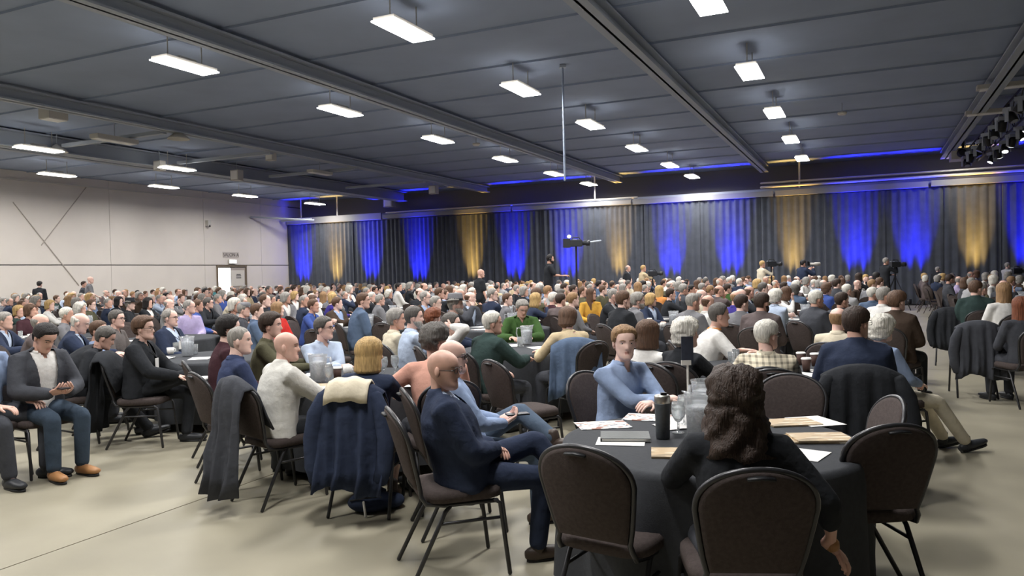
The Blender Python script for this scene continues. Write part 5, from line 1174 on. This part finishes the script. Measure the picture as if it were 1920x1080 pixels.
hp = MB(); hp.tube([(-.088, -.01, .115), (-.082, -.01, .19), (0, -.01, .262), (.082, -.01, .19), (.088, -.01, .115)], .011, 8); hp.ell((-.09, -.008, .112), (.02, .035, .04)); hp.ell((.09, -.008, .112), (.02, .035, .04))
hm_ = hp.build('headphones', M_BLK, t, True); p_ = dict(legs='stand', armR='handle', armL='handle', hy=4); hm_.matrix_local = skeleton(p_)['HM']
rz_ = thing('riser', 'low black platform under the camera operator', 'platform', (loc.x + .4, loc.y + .1, 0), 0); MB().box((0, 0, .275), (2.0, 1.6, .05)).build('deck', M_BLK, rz_)
for x in (-.9, .9):
    for y in (-.7, .7): MB().box((x, y, .125), (.06, .06, .25)).build('leg', M_BLK, rz_)
def tripod_cam(px, py, depth, face, label, h_extra=0, big=False, zoff=0):
    w = atdepth(px, py, depth); t = thing('video_camera', label, 'camera', (w.x, w.y, zoff), -math.radians(face)); z = w.z - zoff; m = mat('camera_body', lin(44, 46, 50), rough=.4)
    bevel(MB().box((0, 0, z), (.16, .36, .2)).build('camera_body', m, t), .015); MB().lathe([(.0, 0), (.06, 0), (.06, .12), (.085, .14), (.085, .24), (.07, .24), (.06, .18), (0, .18)], 16, M=Matrix.Translation((0, .17, z)) @ Matrix.Rotation(-math.pi / 2, 4, 'X')).build('lens', m, t, True)
    MB().tube([(0, -.12, z + .1), (0, -.1, z + .17), (0, .1, z + .17), (0, .14, z + .1)], .015, 8).build('handle', m, t); MB().box((-.13, -.02, z + .08), (.09, .14, .08)).build('viewfinder', M_STEEL, t)
    if big: MB().tube([(0, .42, z + .02), (0, .75, z + .06)], .03, 8).build('matte_rod', M_STEEL, t); MB().box((0, -.28, z), (.14, .2, .26)).build('battery', m, t); MB().ell((-.02, -.2, z + .2), (.06, .06, .05)).build('lamp', mat('cam_lamp', lin(250, 250, 250), emit=(1, 1, 1, 1), emit_str=2), t)
    MB().tube([(0, 0, z - .1), (0, 0, .5)], .03, 8).build('column', M_BLK, t)
    for i in range(3):
        a = 2 * math.pi * i / 3 + .5; MB().tube([(0, 0, min(z - .2, 1.25)), (.55 * math.cos(a), .55 * math.sin(a), .01)], .018, 6).build('leg', M_BLK, t)
tripod_cam(1080, 456, 22.6, 82, 'raised video camera on a tall pedestal in front of a blue drape', big=True)
t, loc, sc = standing(1506, 487, 27, 70, 76, 'photographer in dark suit and white shirt raising a long white lens', top='white', jc='navy', pants='black', hair='short', hc='black', skin=4, arms=('cam', 'cam'))
w = atdepth(1528, 495, 26.8); t = thing('photo_camera', 'black camera with long white telephoto lens held by the photographer', 'camera', w, -math.radians(80))
MB().box((0, -.28, 0), (.15, .09, .12)).box((0, -.27, .075), (.06, .06, .04)).build('camera_body', M_BLK, t); MB().lathe([(0, 0), (.045, 0), (.045, .2), (.06, .24), (.065, .42), (.055, .42), (0, .36)], 16, M=Matrix.Translation((0, -.24, 0)) @ Matrix.Rotation(-math.pi / 2, 4, 'X')).build('lens', M_TRIM, t, True)
for px, py, dp, lb, tp, hc in ((1429, 479, 29, 'camera operator in pale top behind a tripod near the fourth amber drape', 'cream', 'blond'), (1206, 497, 30, 'crew member with pale hair filming near the third amber drape', 'beige', 'blond'), (1661, 480, 28, 'crew member in dark clothes filming before the eighth and ninth blue drapes', 'black', 'grey'), (1889, 492, 28, 'crew member in pale shirt filming at the right edge', 'light grey', 'grey')):
    t, loc, sc = standing(px, py, dp, 76, 84, lb, top=tp, pants='black', hair='short', hc=hc, arms=('cam', 'handle')); 
    w = atdepth(px + 14, py + 17, dp - .3); tripod_cam(px + 17, py + 16, dp - .2, 82, 'tripod video camera of the ' + ' '.join(lb.split()[:2] + lb.split()[-6:]))
standing(1177, 497, 30.5, 100, 95, 'standing man in dark suit before the third amber drape', top='white', jc='black', pants='black', hair='fringe', hc='grey')
standing(1758, 500, 29, 40, 60, 'standing person in dark jacket before the ninth blue drape', top='charcoal', jc='black', pants='black', hair='short', hc='grey')
bpy.data.scenes.remove(TMP)
for me in list(bpy.data.meshes):
    if me.users == 0: bpy.data.meshes.remove(me)
